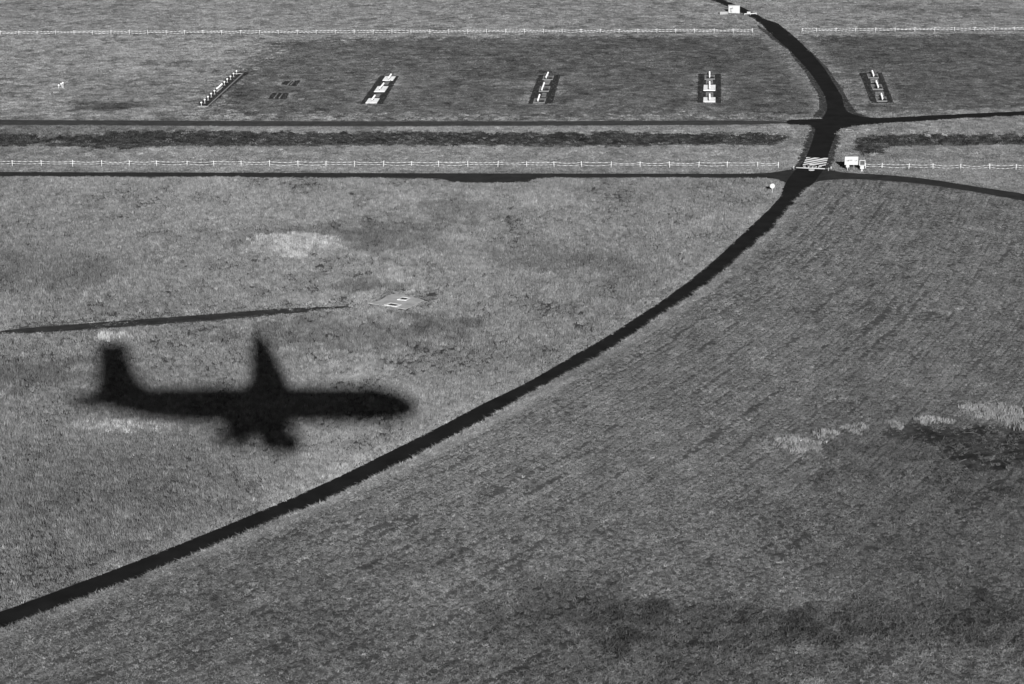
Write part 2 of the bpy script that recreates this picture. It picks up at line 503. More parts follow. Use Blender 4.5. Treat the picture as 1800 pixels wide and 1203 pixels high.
    patch(940, 455, 110, 22, .78, 1.1, seed=42, rough=.9)
    patch(1090, 470, 60, 26, .80, seed=43, rough=.8)
    patch(800, 372, 55, 24, .74, seed=44, rough=.7)
    patch(930, 350, 190, 16, 1.08, seed=45)
    patch(200, 860, 220, 90, .84, seed=46, rough=.6)
    patch(990, 1080, 150, 55, .56, 1.7, seed=47, rough=1.0, freq=.9)
    patch(1250, 1105, 220, 45, .56, 1.7, seed=48, rough=1.0, freq=.9)
    patch(1650, 1100, 260, 50, .60, 1.6, seed=49, rough=1.0, freq=.9)
    patch(1100, 1180, 400, 40, .72, 1.5, seed=50, rough=.9)
    patch(1650, 960, 320, 130, .80, 1.2, seed=51, rough=.7)
    patch(1650, 800, 240, 70, .72, 1.3, seed=52, rough=.8, freq=.8)
    patch(560, 1120, 240, 60, .86, 1.2, seed=53, rough=.8)
    patch(1280, 105, 120, 20, .85, seed=54, rough=.7)
    patch(1500, 90, 300, 24, .88, seed=55, rough=.7)
    patch(1650, 20, 200, 5, .80, seed=56, rough=.9)
    patch(1560, 12, 60, 2.5, .7, seed=57, rough=.6)
    patch(1215, 25, 35, 2.2, 1.35, seed=58)
    patch(380, 42, 80, 6, 1.15, seed=59)
    patch(330, 85, 120, 22, 1.12, seed=60)
    # bright fringe of longer grass along the curved road
    fr = zB * (1 - sstep(2.3, 3.3, dA + .9 * sml))
    tone = tone * (1 + .22 * fr); hgt = hgt * (1 + (1.1 - .6 * sstep(215, 250, py)) * fr); den = den + fr
    fl = zA * (1 - sstep(2.2, 3.2, dA + .8 * sml))
    tone = tone * (1 + .16 * fl); den = den + fl; hgt = hgt * (1 - .45 * fl)
    # kept short beside the old roads and the path
    ex = np.full(n, 9.0)
    for P_ in (OUT_NEAR, OUT_PATH, OUT_FARL, PAD): ex = np.minimum(ex, dist_line(px, py, P_, True, 4)[0])
    hgt = hgt * (.38 + .62 * sstep(.5, 3.5, ex))
    patch(522, 432, 82, 20, 1.28, seed=61); patch(1745, 728, 60, 16, 1.3, seed=62); patch(215, 752, 90, 11, 1.12, seed=63)
    # the drainage ditches and the mud
    wx = px + 1.2 * (fbm(px * .5, py * .3, 70) - .5); wy = py + 2.4 * (fbm(px * .3, py * .2, 71, 4) - .5) + 1.6 * (vnoise(px * .9, py * .5, 75) - .5) + 1.2 * (vnoise(px * 2.1, py * 1.2, 76) - .5) + .5 * j1
    dt = inpoly(wx, wy, DITCH)
    dr = inpoly(wx, wy, DITCH_R)
    # the west end of the ditch is overgrown in patches
    thin = np.clip((gp(300, 245)[0] - px) / 12, 0, 1)
    dt = dt & (fbm(px * .35, py * .2, 72) > .36 * thin)
    mud = inpoly(px + 1.0 * (fbm(px, py * .6, 73) - .5), py + 2.2 * (fbm(px, py * .6, 74) - .5), MUD)
    return dict(tone=np.clip(tone, .012, .3), hgt=np.clip(hgt, .05, 1.2), den=den, ditch=dt | dr, mud=mud, zA=zA, zB=zB, zC=zC, zD=zD, dA=dA)

# ------------------------------------------------------------------ ground sheet
def grow(a, b, step0, k=1.35):
    out = []; x = a; s = step0
    while abs(x - a) < abs(b - a):
        s *= k; x += s * (1 if b > a else -1); out.append(x)
    return out
xc = list(np.arange(-175, 175.01, 0.7))
xs = grow(-175, -5000, .7)[::-1] + xc + grow(175, 5000, .7)
yc = list(np.arange(104, 220, 0.55)) + list(np.arange(220, 340, .7)) + list(np.arange(340, 560, 1.0))
ys = grow(104, -5000, .55)[::-1] + yc + grow(560, 9000, 1.0)
XS, YS = np.meshgrid(np.array(xs), np.array(ys))
GX = XS.ravel(); GY = YS.ravel()
core = (GX > -176) & (GX < 176) & (GY > 103) & (GY < 562)
F = fields(GX, GY)
def bare_dist(px, py):
    d = np.full(px.shape, 9.0); ins = np.zeros(px.shape, bool)
    for P in ALL_BARE:
        d = np.minimum(d, dist_line(px, py, P, True, 3.0)[0]); ins |= inpoly(px, py, P)
    return d, ins
DB = np.full(GX.shape, 9.0); INS = np.zeros(GX.shape, bool)
idx = np.where(core)[0]
DB[idx], INS[idx] = bare_dist(GX[idx], GY[idx])
relief = .26 * (fbm(GX / 9, GY / 9, 80) - .5) + .14 * (fbm(GX / 2.2, GY / 2.2, 81) - .5)
relief += np.where(F['mud'], .35 * (fbm(GX / 1.1, GY / 1.1, 82) - .5), 0)
yd = gp(900, 246)[1]
relief -= .7 * np.exp(-((GY - yd) / 4.0) ** 2) * F['zC'] * sstep(3, 9, np.abs(GX - gp(1440, 246)[0]))
amp = np.where(INS, 0, sstep(.3, 2.6, DB))
GZ = relief * amp - 0.06 * (1 - sstep(.7, 1.6, DB)) - 0.06 * INS
GZ = np.where(core, GZ, GZ * .3)
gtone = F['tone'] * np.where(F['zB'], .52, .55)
gtone = np.where(F['ditch'], .040, gtone)
gtone = np.where(F['mud'], .030 + .03 * (fbm(GX, GY, 83) > .54), gtone)
nx, ny = len(xs), len(ys)
me = bpy.data.meshes.new('ground')
me.vertices.add(nx * ny)
me.vertices.foreach_set('co', np.stack([GX, GY, GZ], 1).ravel().astype(np.float32))
ii, jj = np.meshgrid(np.arange(nx - 1), np.arange(ny - 1))
v0 = (jj * nx + ii).ravel()
quads = np.stack([v0, v0 + 1, v0 + 1 + nx, v0 + nx], 1)
nq = len(quads)
me.loops.add(nq * 4); me.polygons.add(nq)
me.loops.foreach_set('vertex_index', quads.ravel().astype(np.int32))
me.polygons.foreach_set('loop_start', np.arange(0, nq * 4, 4, dtype=np.int32))
me.polygons.foreach_set('use_smooth', np.ones(nq, bool))
me.update(calc_edges=True)
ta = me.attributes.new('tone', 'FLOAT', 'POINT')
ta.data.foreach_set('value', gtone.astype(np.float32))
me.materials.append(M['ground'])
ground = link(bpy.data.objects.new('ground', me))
tag(ground, 'grassy airfield ground stretching away on all sides', 'ground', kind='structure')

def ground_z(px, py):
    """bilinear height of the ground sheet"""
    xa = np.array(xs); ya = np.array(ys); Z = GZ.reshape(ny, nx)
    i = np.clip(np.searchsorted(xa, px) - 1, 0, nx - 2); j = np.clip(np.searchsorted(ya, py) - 1, 0, ny - 2)
    u = (px - xa[i]) / (xa[i + 1] - xa[i]); v = (py - ya[j]) / (ya[j + 1] - ya[j])
    return (Z[j, i] * (1 - u) + Z[j, i + 1] * u) * (1 - v) + (Z[j + 1, i] * (1 - u) + Z[j + 1, i + 1] * u) * v

# ------------------------------------------------------------------ roads
def sheet(name, poly, z, m, parent=None, thick=0.05):
    bm = bmesh.new()
    a = [bm.verts.new((x, y, z)) for x, y in poly]
    f = bm.faces.new(a)
    if f.normal.z < 0: f.normal_flip()
    bmesh.ops.triangulate(bm, faces=[f])
    bm.normal_update()
    me_ = bpy.data.meshes.new(name)
    b = [bm.verts.new((v.co.x, v.co.y, z - thick)) for v in a]
    for i in range(len(a)):
        j = (i + 1) % len(a)
        bm.faces.new((a[i], b[i], b[j], a[j]))
    bm.to_mesh(me_); bm.free()
    me_.materials.append(m)
    return link(bpy.data.objects.new(name, me_), parent)

tag(sheet('perimeter_road', OUT_NEAR, 0.004, M['asphalt_old']), 'old grey tarmac road running straight across in front of the near fence', 'road', kind='structure')
tag(sheet('access_road', OUT_FARL, 0.004, M['asphalt_worn']), 'worn grey tarmac road beyond the ditch, left of the crossing', 'road', kind='structure')
service = tag(sheet('service_road', OUT_SERVICE, 0.016, M['asphalt']), 'new black tarmac road curving up through the fields to the crossing', 'road', kind='structure')
tag(sheet('footpath', OUT_PATH, 0.004, M['path']), 'narrow dark cracked path in the long grass above the aircraft shadow', 'path', kind='structure')
SH_LAB = ['dark gravel shoulder left of the crossing road by the barrier', 'dark gravel shoulder right of the crossing road beside the signboard',
          'dark gravel shoulder on the inner left side of the far road bend', 'dark gravel shoulder on the right side of the far road bend',
          'thin dark gravel strip left of the far road by the fence gap']
for i, (nm, P) in enumerate(SHOULDERS):
    tag(sheet(nm, P, 0.008, M['shoulder']), SH_LAB[i], 'shoulder', kind='structure')

# painted markings: hatched box, STOP, two discs
def z20(pts): return gpoly([(1385 + x / 20.0, 265 + y / 20.0) for x, y in pts])
for st in ([(640, 238), (815, 240), (640, 284)],
           [(603, 322), (940, 248), (1135, 262), (590, 366)],
           [(572, 402), (1290, 260), (1418, 266), (1395, 300), (555, 444)],
           [(533, 482), (1392, 322), (1383, 358), (518, 520)],
           [(760, 492), (1368, 402), (1355, 440), (900, 520), (760, 520)],
           [(1080, 532), (1338, 484), (1325, 520), (1180, 546), (1085, 546)]):
    sheet('stripe', z20(st), 0.022, M['paint'], service, .004)
def disc_poly(cx, cy, rx, ry, n=20):
    return gpoly([(cx + rx * math.cos(2 * math.pi * k / n), cy + ry * math.sin(2 * math.pi * k / n)) for k in range(n)])
sheet('painted_disc', disc_poly(1426.6, 299.3, 5.4, 1.35), 0.022, M['paint'], service, .004)
sheet('painted_disc', disc_poly(1427.2, 289.8, 4.8, 1.2), 0.026, M['paint'], service, .004)
cu = bpy.data.curves.new('stop_lettering', 'FONT')
cu.body = 'STOP'; cu.size = 1.0; cu.space_character = 1.25; cu.offset = 0.02
tmp = bpy.data.objects.new('tmp', cu); COL.objects.link(tmp)
bpy.context.view_layer.update()
tme = bpy.data.meshes.new_from_object(tmp.evaluated_get(bpy.context.evaluated_depsgraph_get()))
bpy.data.objects.remove(tmp)
co = np.zeros(len(tme.vertices) * 3); tme.vertices.foreach_get('co', co); co = co.reshape(-1, 3)
mn, mx = co.min(0), co.max(0)
un = (co - mn) / np.maximum(mx - mn, 1e-6)
bl = gp(1410.6, 295.4); br = gp(1443.3, 295.9); tl = gp(1412.2, 291.9)
P = np.zeros_like(co)
for k in range(2):
    P[:, k] = bl[k] + un[:, 0] * (br[k] - bl[k]) + un[:, 1] * (tl[k] - bl[k])
P[:, 2] = 0.023
tme.vertices.foreach_set('co', P.ravel()); tme.update()
tme.materials.clear(); tme.materials.append(M['paint'])
place('stop_lettering', tme, service)

# ------------------------------------------------------------------ bare plots
BED_LAB = ['dark narrow gravel bed under the long row of lamps at the left', 'dark gravel bed with three white slabs, leftmost of the four wide ones',
           'dark gravel bed with three stained slabs left of the centre', 'dark gravel bed with two white slabs left of the curving road',
           'dark gravel bed with three stained slabs right of the curving road', 'small dark gravel plot, farther of the two left of the slabs',
           'small dark gravel plot, nearer of the two left of the slabs']
beds = []
for i, P in enumerate(BEDS):
    beds.append(tag(sheet('gravel_bed', P, 0.012, M['gravel']), BED_LAB[i], 'gravel bed', kind='structure'))

# loose stones on the beds, one object: nobody could count them
def stones():
    pts = []
    for P in BEDS + [p for _, p in SHOULDERS]:
        A = np.array(P); x0, y0 = A.min(0); x1, y1 = A.max(0)
        n = int((x1 - x0) * (y1 - y0) * 2.2)
        qx = rng.uniform(x0, x1, n); qy = rng.uniform(y0, y1, n)
        k = inpoly(qx, qy, P)
        pts.append(np.stack([qx[k], qy[k]], 1))
    pts = np.vstack(pts)
    V = []; Fc = []
    for x, y in pts:
        s = random.uniform(.05, .16); h = s * random.uniform(.4, .9); a = random.uniform(0, 6.28)
        b = len(V)
        for k in range(4):
            V.append((x + s * math.cos(a + k * 1.571), y + s * math.sin(a + k * 1.571) * .8, .012))
        V.append((x, y, .012 + h))
        Fc += [(b, b + 1, b + 4), (b + 1, b + 2, b + 4), (b + 2, b + 3, b + 4), (b + 3, b, b + 4)]
    m_ = bpy.data.meshes.new('loose_stones'); m_.from_pydata(V, [], Fc); m_.materials.append(M['shoulder'])
    o = link(bpy.data.objects.new('loose_stones', m_))
    tag(o, 'loose dark stones scattered over the gravel beds and shoulders', 'stones', kind='stuff')
stones()

# ------------------------------------------------------------------ approach lights
def lamp_mesh():
    b = MB()
    b.tube([(0, -.16, 0), (0, -.10, 0), (0, .10, 0), (0, .17, 0)], [.10, .15, .15, .07], 10)
    return b.mesh('lamp', M['lamp'])
LAMP = lamp_mesh()
LENS = MB().ball((0, -.16, 0), .095, 1, 8, 6).mesh('lens', M['lens'])
def light_bar(px, y0, y1, z, label, n=5, px1=None):
    """a barrette: n lamps in a row away from the camera on a white rail; px rows of its lamps' feet"""
    a = at(px, y1); b = at(px1 if px1 is not None else px, y0)
    L = (b - a).length
    root = empty('approach_light_bar', a, math.atan2(b.y - a.y, b.x - a.x) - math.pi / 2)
    tag(root, label, 'approach light', 'approach light bars')
    MB().box((0, L / 2, z - .17), (.16, L + .3, .12)).build('rail', M['white'], root)
    for s in (.12, .88):
        MB().tube([(0, L * s, 0.0), (0, L * s, z - .2)], [.075, .05], 8).build('post', M['offwhite'], root)
    for k in range(n):
        lo = place('lamp', LAMP, root, (0, L * k / (n - 1), z))
        MB_l = place('lens', LENS, lo)
    return root

def slab(poly, white, bed, label):
    o = MB().prism(poly, .012, .07).build('slab', M['slab'] if white else M['concrete'])
    tag(o, label, 'slab', 'concrete slabs under the approach lights')
    if not white:                      # a rim of concrete round a stained bed
        c = Vector((sum(p[0] for p in poly) / 4, sum(p[1] for p in poly) / 4))
        inner = [tuple(c + (Vector(p) - c) * .80) for p in poly]
        sheet('stained_top', inner, .076, M['slab_dirty'], o, .004)
        for dx, r in ((-.32, .42), (.40, .52)):
            e = [(c.x + dx + r * math.cos(t * .524) * .9, c.y - .6 + r * 3.0 * math.sin(t * .524) * .55) for t in range(12)]
            sheet('stain', e, .082, M['stain'], o, .004)
    return o

def pit(cx, y0, y1, w, shear, bright, label):
    """a rectangular hand-hole frame on the gravel"""
    a = [(cx - w / 2, y1), (cx + w / 2, y1), (cx + w / 2 + shear, y0), (cx - w / 2 + shear, y0)]
    P = [Vector(p) for p in gpoly(a)]
    root = empty('cable_pit', (P[0].x, P[0].y, 0)); o = Vector((P[0].x, P[0].y))
    tag(root, label, 'cable pit', 'cable pits between the slabs')
    c = sum(P, Vector((0, 0))) / 4
    b = MB()
    for i in range(4):
        p, q = P[i], P[(i + 1) % 4]
        pi_, qi = c + (p - c) * .72, c + (q - c) * .72
        b.prism([tuple(v - o) for v in (p, q, qi, pi_)], .012, .06 + .001 * i)
    b.build('frame', M['concrete'] if bright else M['slab_dirty'], root)
    cv = [tuple(c + (p - c) * .70 - o) for p in P]
    MB().prism(cv, .012, .04).build('cover', M['slab_dirty'], root)
    return root

ORD = ['farthest', 'middle', 'nearest']
def unit(name, bed, slabs, bars, pits):
    for k, (p, w) in enumerate(slabs):
        slab(gpoly(p), w, bed, ('white' if w else 'stained grey') + ' concrete slab, ' + ORD[k] + ' of three on ' + name)
    for k, (x0, y0, x1, y1, z) in enumerate(bars):
        light_bar(x1, y0, y1, z, 'white five-lamp bar, ' + ORD[k] + ' of three on ' + name, 5, x0)
    for k, (cx, y0, y1, w, sh, br) in enumerate(pits):
        pit(cx, y0, y1, w, sh, br, 'cable pit frame, ' + ('farther' if k == 0 else 'nearer') + ' of two on ' + name)

def q15(ox, oy, s, pts): return [(ox + x / s, oy + y / s) for x, y in pts]
n1 = 'the leftmost wide gravel bed'
unit(n1, beds[1],
     [(q15(620, 115, 15.04, [(788, 408), (1062, 408), (1140, 300), (860, 300)]), True),
      (q15(620, 115, 15.04, [(562, 708), (842, 708), (945, 562), (660, 562)]), True),
      (q15(620, 115, 15.04, [(335, 1008), (635, 1008), (715, 882), (425, 882)]), True)],
     [(687.5, 136, 683.5, 142, .55), (674.5, 152.5, 668, 160.5, .6), (659, 173.5, 654.5, 180, .55)],
     [(678, 144, 148.5, 9, 3.0, False), (662, 165.5, 171, 9, 3.5, False)])
n2 = 'the gravel bed left of centre'
unit(n2, beds[2],
     [(q15(915, 115, 15.04, [(578, 390), (850, 390), (888, 285), (605, 285)]), False),
      (q15(915, 115, 15.04, [(480, 705), (745, 705), (790, 560), (515, 560)]), False),
      (q15(915, 115, 15.04, [(330, 1005), (640, 1005), (680, 880), (370, 880)]), False)],
     [(963.5, 132.5, 960, 140, .5), (956.5, 151, 952.5, 162, .5), (948.5, 172, 945.5, 181, .5)],
     [(959.5, 142, 148.5, 11.5, 3.0, True), (955.5, 164, 171, 8, 1.5, False)])
n3 = 'the gravel bed left of the curving road'
unit(n3, beds[3],
     [(q15(1205, 110, 14.15, [(475, 430), (728, 430), (728, 315), (475, 315)]), False),
      (q15(1205, 110, 14.15, [(445, 708), (742, 708), (748, 565), (455, 565)]), True),
      (q15(1205, 110, 14.15, [(442, 992), (742, 992), (745, 875), (448, 875)]), True)],
     [(1247.2, 131.5, 1247.2, 139, .5), (1247.3, 149.5, 1247.3, 159, .55), (1247.4, 171.5, 1247.4, 179, .55)],
     [(1247, 141.5, 147, 12, 0, True), (1247.3, 163.3, 170, 13, 0, True)])
n4 = 'the gravel bed right of the curving road'
unit(n4, beds[4],
     [(q15(1480, 100, 12.03, [(558, 455), (780, 455), (755, 365), (522, 365)]), False),
      (q15(1480, 100, 12.03, [(650, 705), (875, 705), (835, 590), (605, 590)]), False),
      (q15(1480, 100, 12.03, [(735, 950), (960, 950), (935, 850), (700, 850)]), False)],
     [(1533, 129.5, 1535.5, 137, .5), (1540, 147.5, 1543.5, 157.5, .5), (1549, 170, 1551, 178, .5)],
     [(1537.5, 139.3, 145.7, 13.5, -1.0, True), (1546.5, 162, 168.8, 15, -.6, True)])

# the long row of separate lamps at the left
SLAMP_post = MB().tube([(0, 0, 0), (0, 0, .5)], [.045, .04], 8).mesh('post', M['offwhite'])
SLAMP_base = MB().box((0, 0, .03), (.34, .34, .06)).mesh('base', M['concrete'])
SLAMP_head = MB().tube([(0, -.17, .62), (0, -.10, .62), (0, .10, .62), (0, .16, .62)], [.12, .17, .17, .08], 10).mesh('lamp', M['lamp'])
heads = [(323, 950), (402, 882), (480, 812), (555, 740), (632, 672), (692, 615), (722, 592), (752, 565), (778, 540), (805, 515), (865, 462), (932, 397), (1008, 335), (1080, 268), (1150, 208)]
ORDN = ['nearest', 'second nearest', 'third nearest', 'fourth nearest', 'fifth nearest', 'nearest of the close-set five', 'second of the close-set five', 'middle one of the close-set five', 'fourth of the close-set five', 'farthest of the close-set five', 'fifth farthest', 'fourth farthest', 'third farthest', 'second farthest', 'farthest']
for k, (x, y) in enumerate(heads):
    px_, py_ = 330 + x / 13.37, 110 + y / 13.37
    r = empty('approach_lamp', at(px_, py_ + .60 * ppm(py_) * .98, .012))
    tag(r, 'white lamp in the long row at left, ' + ORDN[k], 'approach light', 'lamps in the long row')
    place('post', SLAMP_post, r); place('base', SLAMP_base, r)
    h = place('lamp', SLAMP_head, r); place('lens', LENS, h, (0, -.03, .62), scale=(1.2, 1.2, 1.2))
# kerb of the long bed
def kerb(name, pts, w, z0, z1, m, parent=None):
    P = [Vector(p) for p in gpoly(pts)]
    b = MB()
    for i in range(len(P) - 1):
        a, c = P[i], P[i + 1]
        d = (c - a).normalized(); nrm = Vector((-d.y, d.x)) * w / 2
        b.prism([tuple(a + nrm), tuple(a - nrm), tuple(c - nrm), tuple(c + nrm)], z0, z1 + .002 * i)
    return b.build(name, m, parent)
tag(kerb('kerb', [(346.5, 187.6), (365, 187.9), (427, 130), (413, 130)], .22, .0, .12, M['concrete']), 'thin pale concrete kerb along the bed of the long lamp row', 'kerb')
for k, (a, b_) in enumerate((([(482, 173.2), (488.5, 165)], [(491, 173), (497, 165.3)]), ([(506, 150), (512.5, 143.5)], [(511, 150), (517, 143.3)]))):
    for q, ln in enumerate((a, b_)):
        tag(kerb('cable_trough', ln, .22, .012, .10, M['slab_dirty']), 'thin concrete trough, %s of two on the %s small gravel plot' % (('left', 'right')[q], ('nearer', 'farther')[k]), 'trough')
tag(kerb('kerb_stone', [(524, 175), (535, 174.6)], .5, -.02, .10, M['concrete']), 'short pale kerb stone in the turf right of the small gravel plots', 'kerb')
tag(kerb('kerb_stone', [(88, 167), (92, 163.6), (104, 163.4)], .35, -.05, .22, M['concrete']), 'bent pale concrete kerb in the pale turf at far left', 'kerb')
# little lamp group at the far left
for k, (x, y, hz) in enumerate(((103.7, 151.3, .5), (108, 148.6, .5), (111, 146.9, .62))):
    r = empty('approach_lamp', at(x, y + hz * ppm(y) * 1.0, 0))
    tag(r, ('leftmost', 'middle', 'rightmost')[k] + ' of three small white lamps standing alone at far left', 'approach light', 'lamps standing alone at the far left')
    place('post', SLAMP_post, r, scale=(1.4, 1.4, hz / .5)); h = place('lamp', SLAMP_head, r, (0, 0, hz - .5), scale=(.9, .9, 1)); place('lens', LENS, h, (0, 0, .62))
r = MB().box((0, 0, .26), (.20, .2, .52), bevel=.02).build('junction_box', M['white'], loc=at(110.9, 155.2))
tag(r, 'small white upright box beside the three lone lamps at far left', 'junction box')
MB().box((0, 0, .015), (.4, .4, .07)).build('plinth', M['concrete'], r)

# ------------------------------------------------------------------ concrete pad with two pits in the long grass
pad = sheet('concrete_pad', PAD, .03, M['concrete_pale'], None, .06)
tag(pad, 'pale bare concrete pad with two framed pits in the long grass', 'concrete pad')
def pad_pit(pts, name):
    P = [Vector(p) for p in gpoly(pts)]
    c = sum(P, Vector((0, 0))) / 4
    b = MB()
    for i in range(4):
        p, q = P[i], P[(i + 1) % 4]
        b.prism([tuple(v) for v in (p, q, c + (q - c) * .70, c + (p - c) * .70)], .02, .10 + .001 * i)
    f = b.build('pit_frame', M['concrete_pit'], pad)
    MB().prism([tuple(c + (p - c) * .68) for p in P], .02, .06).build('pit_cover', M['dark'], f)
pad_pit(q15(560, 480, 6, [(828, 288), (925, 296), (968, 268), (880, 257)]), 'a')
pad_pit(q15(560, 480, 6, [(690, 344), (822, 362), (874, 340), (755, 318)]), 'b')

# roadside pit by the crossing
P = [Vector(p) for p in gpoly([(1485.2, 232.8), (1499.6, 233), (1499.4, 229.2), (1486, 229)])]
c = sum(P, Vector((0, 0))) / 4
b = MB()
for i in range(4):
    p, q = P[i], P[(i + 1) % 4]
    b.prism([tuple(v) for v in (p, q, c + (q - c) * .75, c + (p - c) * .75)], -.05, .14 + .001 * i)
o = b.build('drain_frame', M['offwhite'])
tag(o, 'white rectangular drain frame in the turf right of the crossing', 'drain')
MB().prism([tuple(c + (p - c) * .73) for p in P], -.05, .06).build('cover', M['slab_dirty'], o)

# ------------------------------------------------------------------ fences
POST = MB().tube([(0, 0, -.1), (0, 0, .98), (0, 0, 1.0)], [.058, .058, .035], 8).mesh('post', M['offwhite'])
def fence(posts, label, dash=.42, rr=.036):
    p0 = at(*posts[0])
    root = empty('rope_fence', (p0.x, p0.y, 0))
    tag(root, label, 'fence', 'rope fences')
    W = [at(*p) for p in posts]
    for w in W:
        o = place('post', POST, root, (w.x - p0.x, w.y - p0.y, 0))
        o.rotation_euler = (random.uniform(-.07, .07), random.uniform(-.09, .09), random.uniform(0, 3)); o.scale = (1, 1, random.uniform(.96, 1.06))
    for i in range(len(W) - 1):
        a, c = W[i], W[i + 1]
        L = (c - a).length
        for zz in (.84, .50):
            n = max(4, int(round(L / dash)) + random.choice((-1, 0, 0, 1, 2)))
            sag = random.uniform(.04, .24); off = random.randint(0, 1)
            pts = []
            for k in range(n + 1):
                t = k / n
                p = a.lerp(c, t) - Vector((p0.x, p0.y, 0)); p.z = zz - sag * 4 * t * (1 - t)
                pts.append(p)
            MB().tube(pts, rr, 5, [(k + off) % 2 for k in range(n)], cap=False).build('rope', [M['offwhite'], M['rope_dark']], root)
def lin(x, a, b): return a[1] + (x - a[0]) * (b[1] - a[1]) / (b[0] - a[0])
xsn = [-180, -130, -79, -28, 22, 73, 128, 179, 227.5, 276, 329, 376, 424, 474, 524, 573, 623, 674, 723, 771, 822.5, 875, 926, 974, 1022.5, 1074, 1125, 1177, 1228, 1278, 1332, 1368]
fence([(x, lin(x, (22, 293.2), (1368, 296.2))) for x in xsn], 'white post fence with two striped ropes along the near road, left of the barrier')
fence([(x, lin(x, (1520, 298.6), (1785, 300.4))) for x in (1521, 1550.2, 1597.3, 1640, 1688.4, 1739.6, 1785.4, 1835, 1886, 1936)], 'white post fence with two striped ropes right of the signboard')
xf = [-160, -128, -96, -64, -32] + [.75 + 32.4 * i for i in range(13)] + [423 + 33.25 * i for i in range(25)] + [1255, 1289, 1323]
fence([(x, lin(x, (0, 62.3), (1323, 58.4))) for x in xf], 'far white rope fence crossing the upper field left of the far road', rr=.05)
fence([(x, lin(x, (1409, 57.6), (1790, 55.2))) for x in [1409.5, 1435.5, 1469.3, 1503.7, 1538.7, 1573.3, 1608, 1642.7, 1678, 1713, 1748.3, 1783, 1818, 1853, 1888, 1923]], 'far white rope fence right of the far road', rr=.05)

# ------------------------------------------------------------------ signs and barrier at the crossing
def px_m(d, row): return d / ppm(row)
r0 = 300.2
root = empty('signboard', at(1495.8, r0))
tag(root, 'large white rectangular signboard on two legs right of the barrier', 'sign')
bw, bh, bz = px_m(23.6, r0), px_m(14.6, r0) / .985, px_m(10.2, r0)
MB().box((0, 0, bz + bh / 2), (bw, .06, bh), bevel=.015).build('board', M['white'], root)
for x in (-px_m(6.3, r0), px_m(4.8, r0)):
    MB().tube([(x, .07, -.1), (x, .07, bz + bh * .9)], .045, 8).build('leg', M['grey'], root)
# three faded groups of unreadable characters
tx = MB()
for g, gx in enumerate((-.58, 0.0, .58)):
    for k in range(12):
        tx.box((gx + random.uniform(-.2, .2), -.034, bz + bh * .53 + random.uniform(-.09, .09)), (random.choice((.03, .16, .22)), .004, random.choice((.03, .03, .12))))
tx.build('lettering', M['text'], root)

root = empty('round_sign', at(1489.6, 300.9))
tag(root, 'small round white sign on a post in front of the signboard', 'sign')
def disc_sign(root, r, zc, post_r):
    b = MB(); b.tube([(0, -.06, zc), (0, -.03, zc)], r, 24); b.build('disc', M['white'], root)
    MB().tube([(0, -.005, zc), (0, .0, zc)], r * .8, 16).build('back_plate', M['grey'], root)
    MB().tube([(0, .03, -.1), (0, .03, zc + r * .5)], post_r, 8).build('post', M['offwhite'], root)
disc_sign(root, px_m(3.0, 300), px_m(9.0, 300), .035)
root = empty('round_sign', at(1357.2, 340.5))
tag(root, 'round white sign on a post in the long grass left of the road', 'sign')
disc_sign(root, px_m(4.4, 338), px_m(13.6, 338), .04)

# framed dark panel on a white pedestal
r0 = 301.8
root = empty('panel_sign', at(1515.0, r0))
tag(root, 'dark square panel in a white frame on a white pedestal, beside the signboard', 'sign')
k = 1 / ppm(r0)
MB().box((0, 0, 15.6 * k), (8.0 * k, .05, 7.6 * k)).build('panel', M['dark'], root)
fr = MB(); t_ = 1.15 * k; w2 = 5.2 * k
z0_, z1_ = 11.3 * k, 19.9 * k
fr.box((0, -.01, z0_), (2 * w2, .12, t_)).box((0, -.01, z1_), (2 * w2, .12, t_))
fr.box((-w2 + t_ / 2, -.01, (z0_ + z1_) / 2), (t_, .118, z1_ - z0_ - t_)).box((w2 - t_ / 2, -.01, (z0_ + z1_) / 2), (t_, .118, z1_ - z0_ - t_))
fr.build('frame', M['white'], root)
MB().box((-.02, 0, 7.5 * k), (6.8 * k, .30, 5.6 * k), bevel=.02).build('box', M['white'], root)
b = MB(); b.tube([(-.02, 0, -.05), (-.02, 0, 2.2 * k), (-.02, 0, 4.7 * k)], [2.7 * k, 1.9 * k, 1.2 * k], 6); b.build('foot', M['white'], root)

# barrier
r0 = 299.2
a = at(1395, r0); c = at(1460.7, r0 + .9)
root = empty('road_barrier', (a.x, a.y, 0), math.atan2(c.y - a.y, c.x - a.x))
tag(root, 'white boom barrier lowered across the road between two short posts', 'barrier')
L = (c - a).length; k = 1 / ppm(r0)
for x in (0, L):
    MB().tube([(x, 0, -.05), (x, 0, .22)], .09, 8).build('post_base', M['dark'], root)
    MB().tube([(x, 0, .22), (x, 0, 7.2 * k)], .085, 8).build('post', M['white'], root)
MB().tube([(4.2 * k, -.1, 4.6 * k), (54.5 * k, -.1, 3.3 * k)], .085, 8).build('boom', M['white'], root)
MB().tube([(0, -.08, 4.7 * k), (4.2 * k, -.1, 4.6 * k)], .04, 6).build('pivot_arm', M['dark'], root)
MB().tube([(54.5 * k, -.1, 3.3 * k), (60 * k, -.06, 2.2 * k), (L, -.08, 3.6 * k)], .02, 6).build('chain', M['dark'], root)
MB().box((L - 4.3 * k, 0, .2), (.12, .12, .4)).build('lock_post', M['grey'], root)

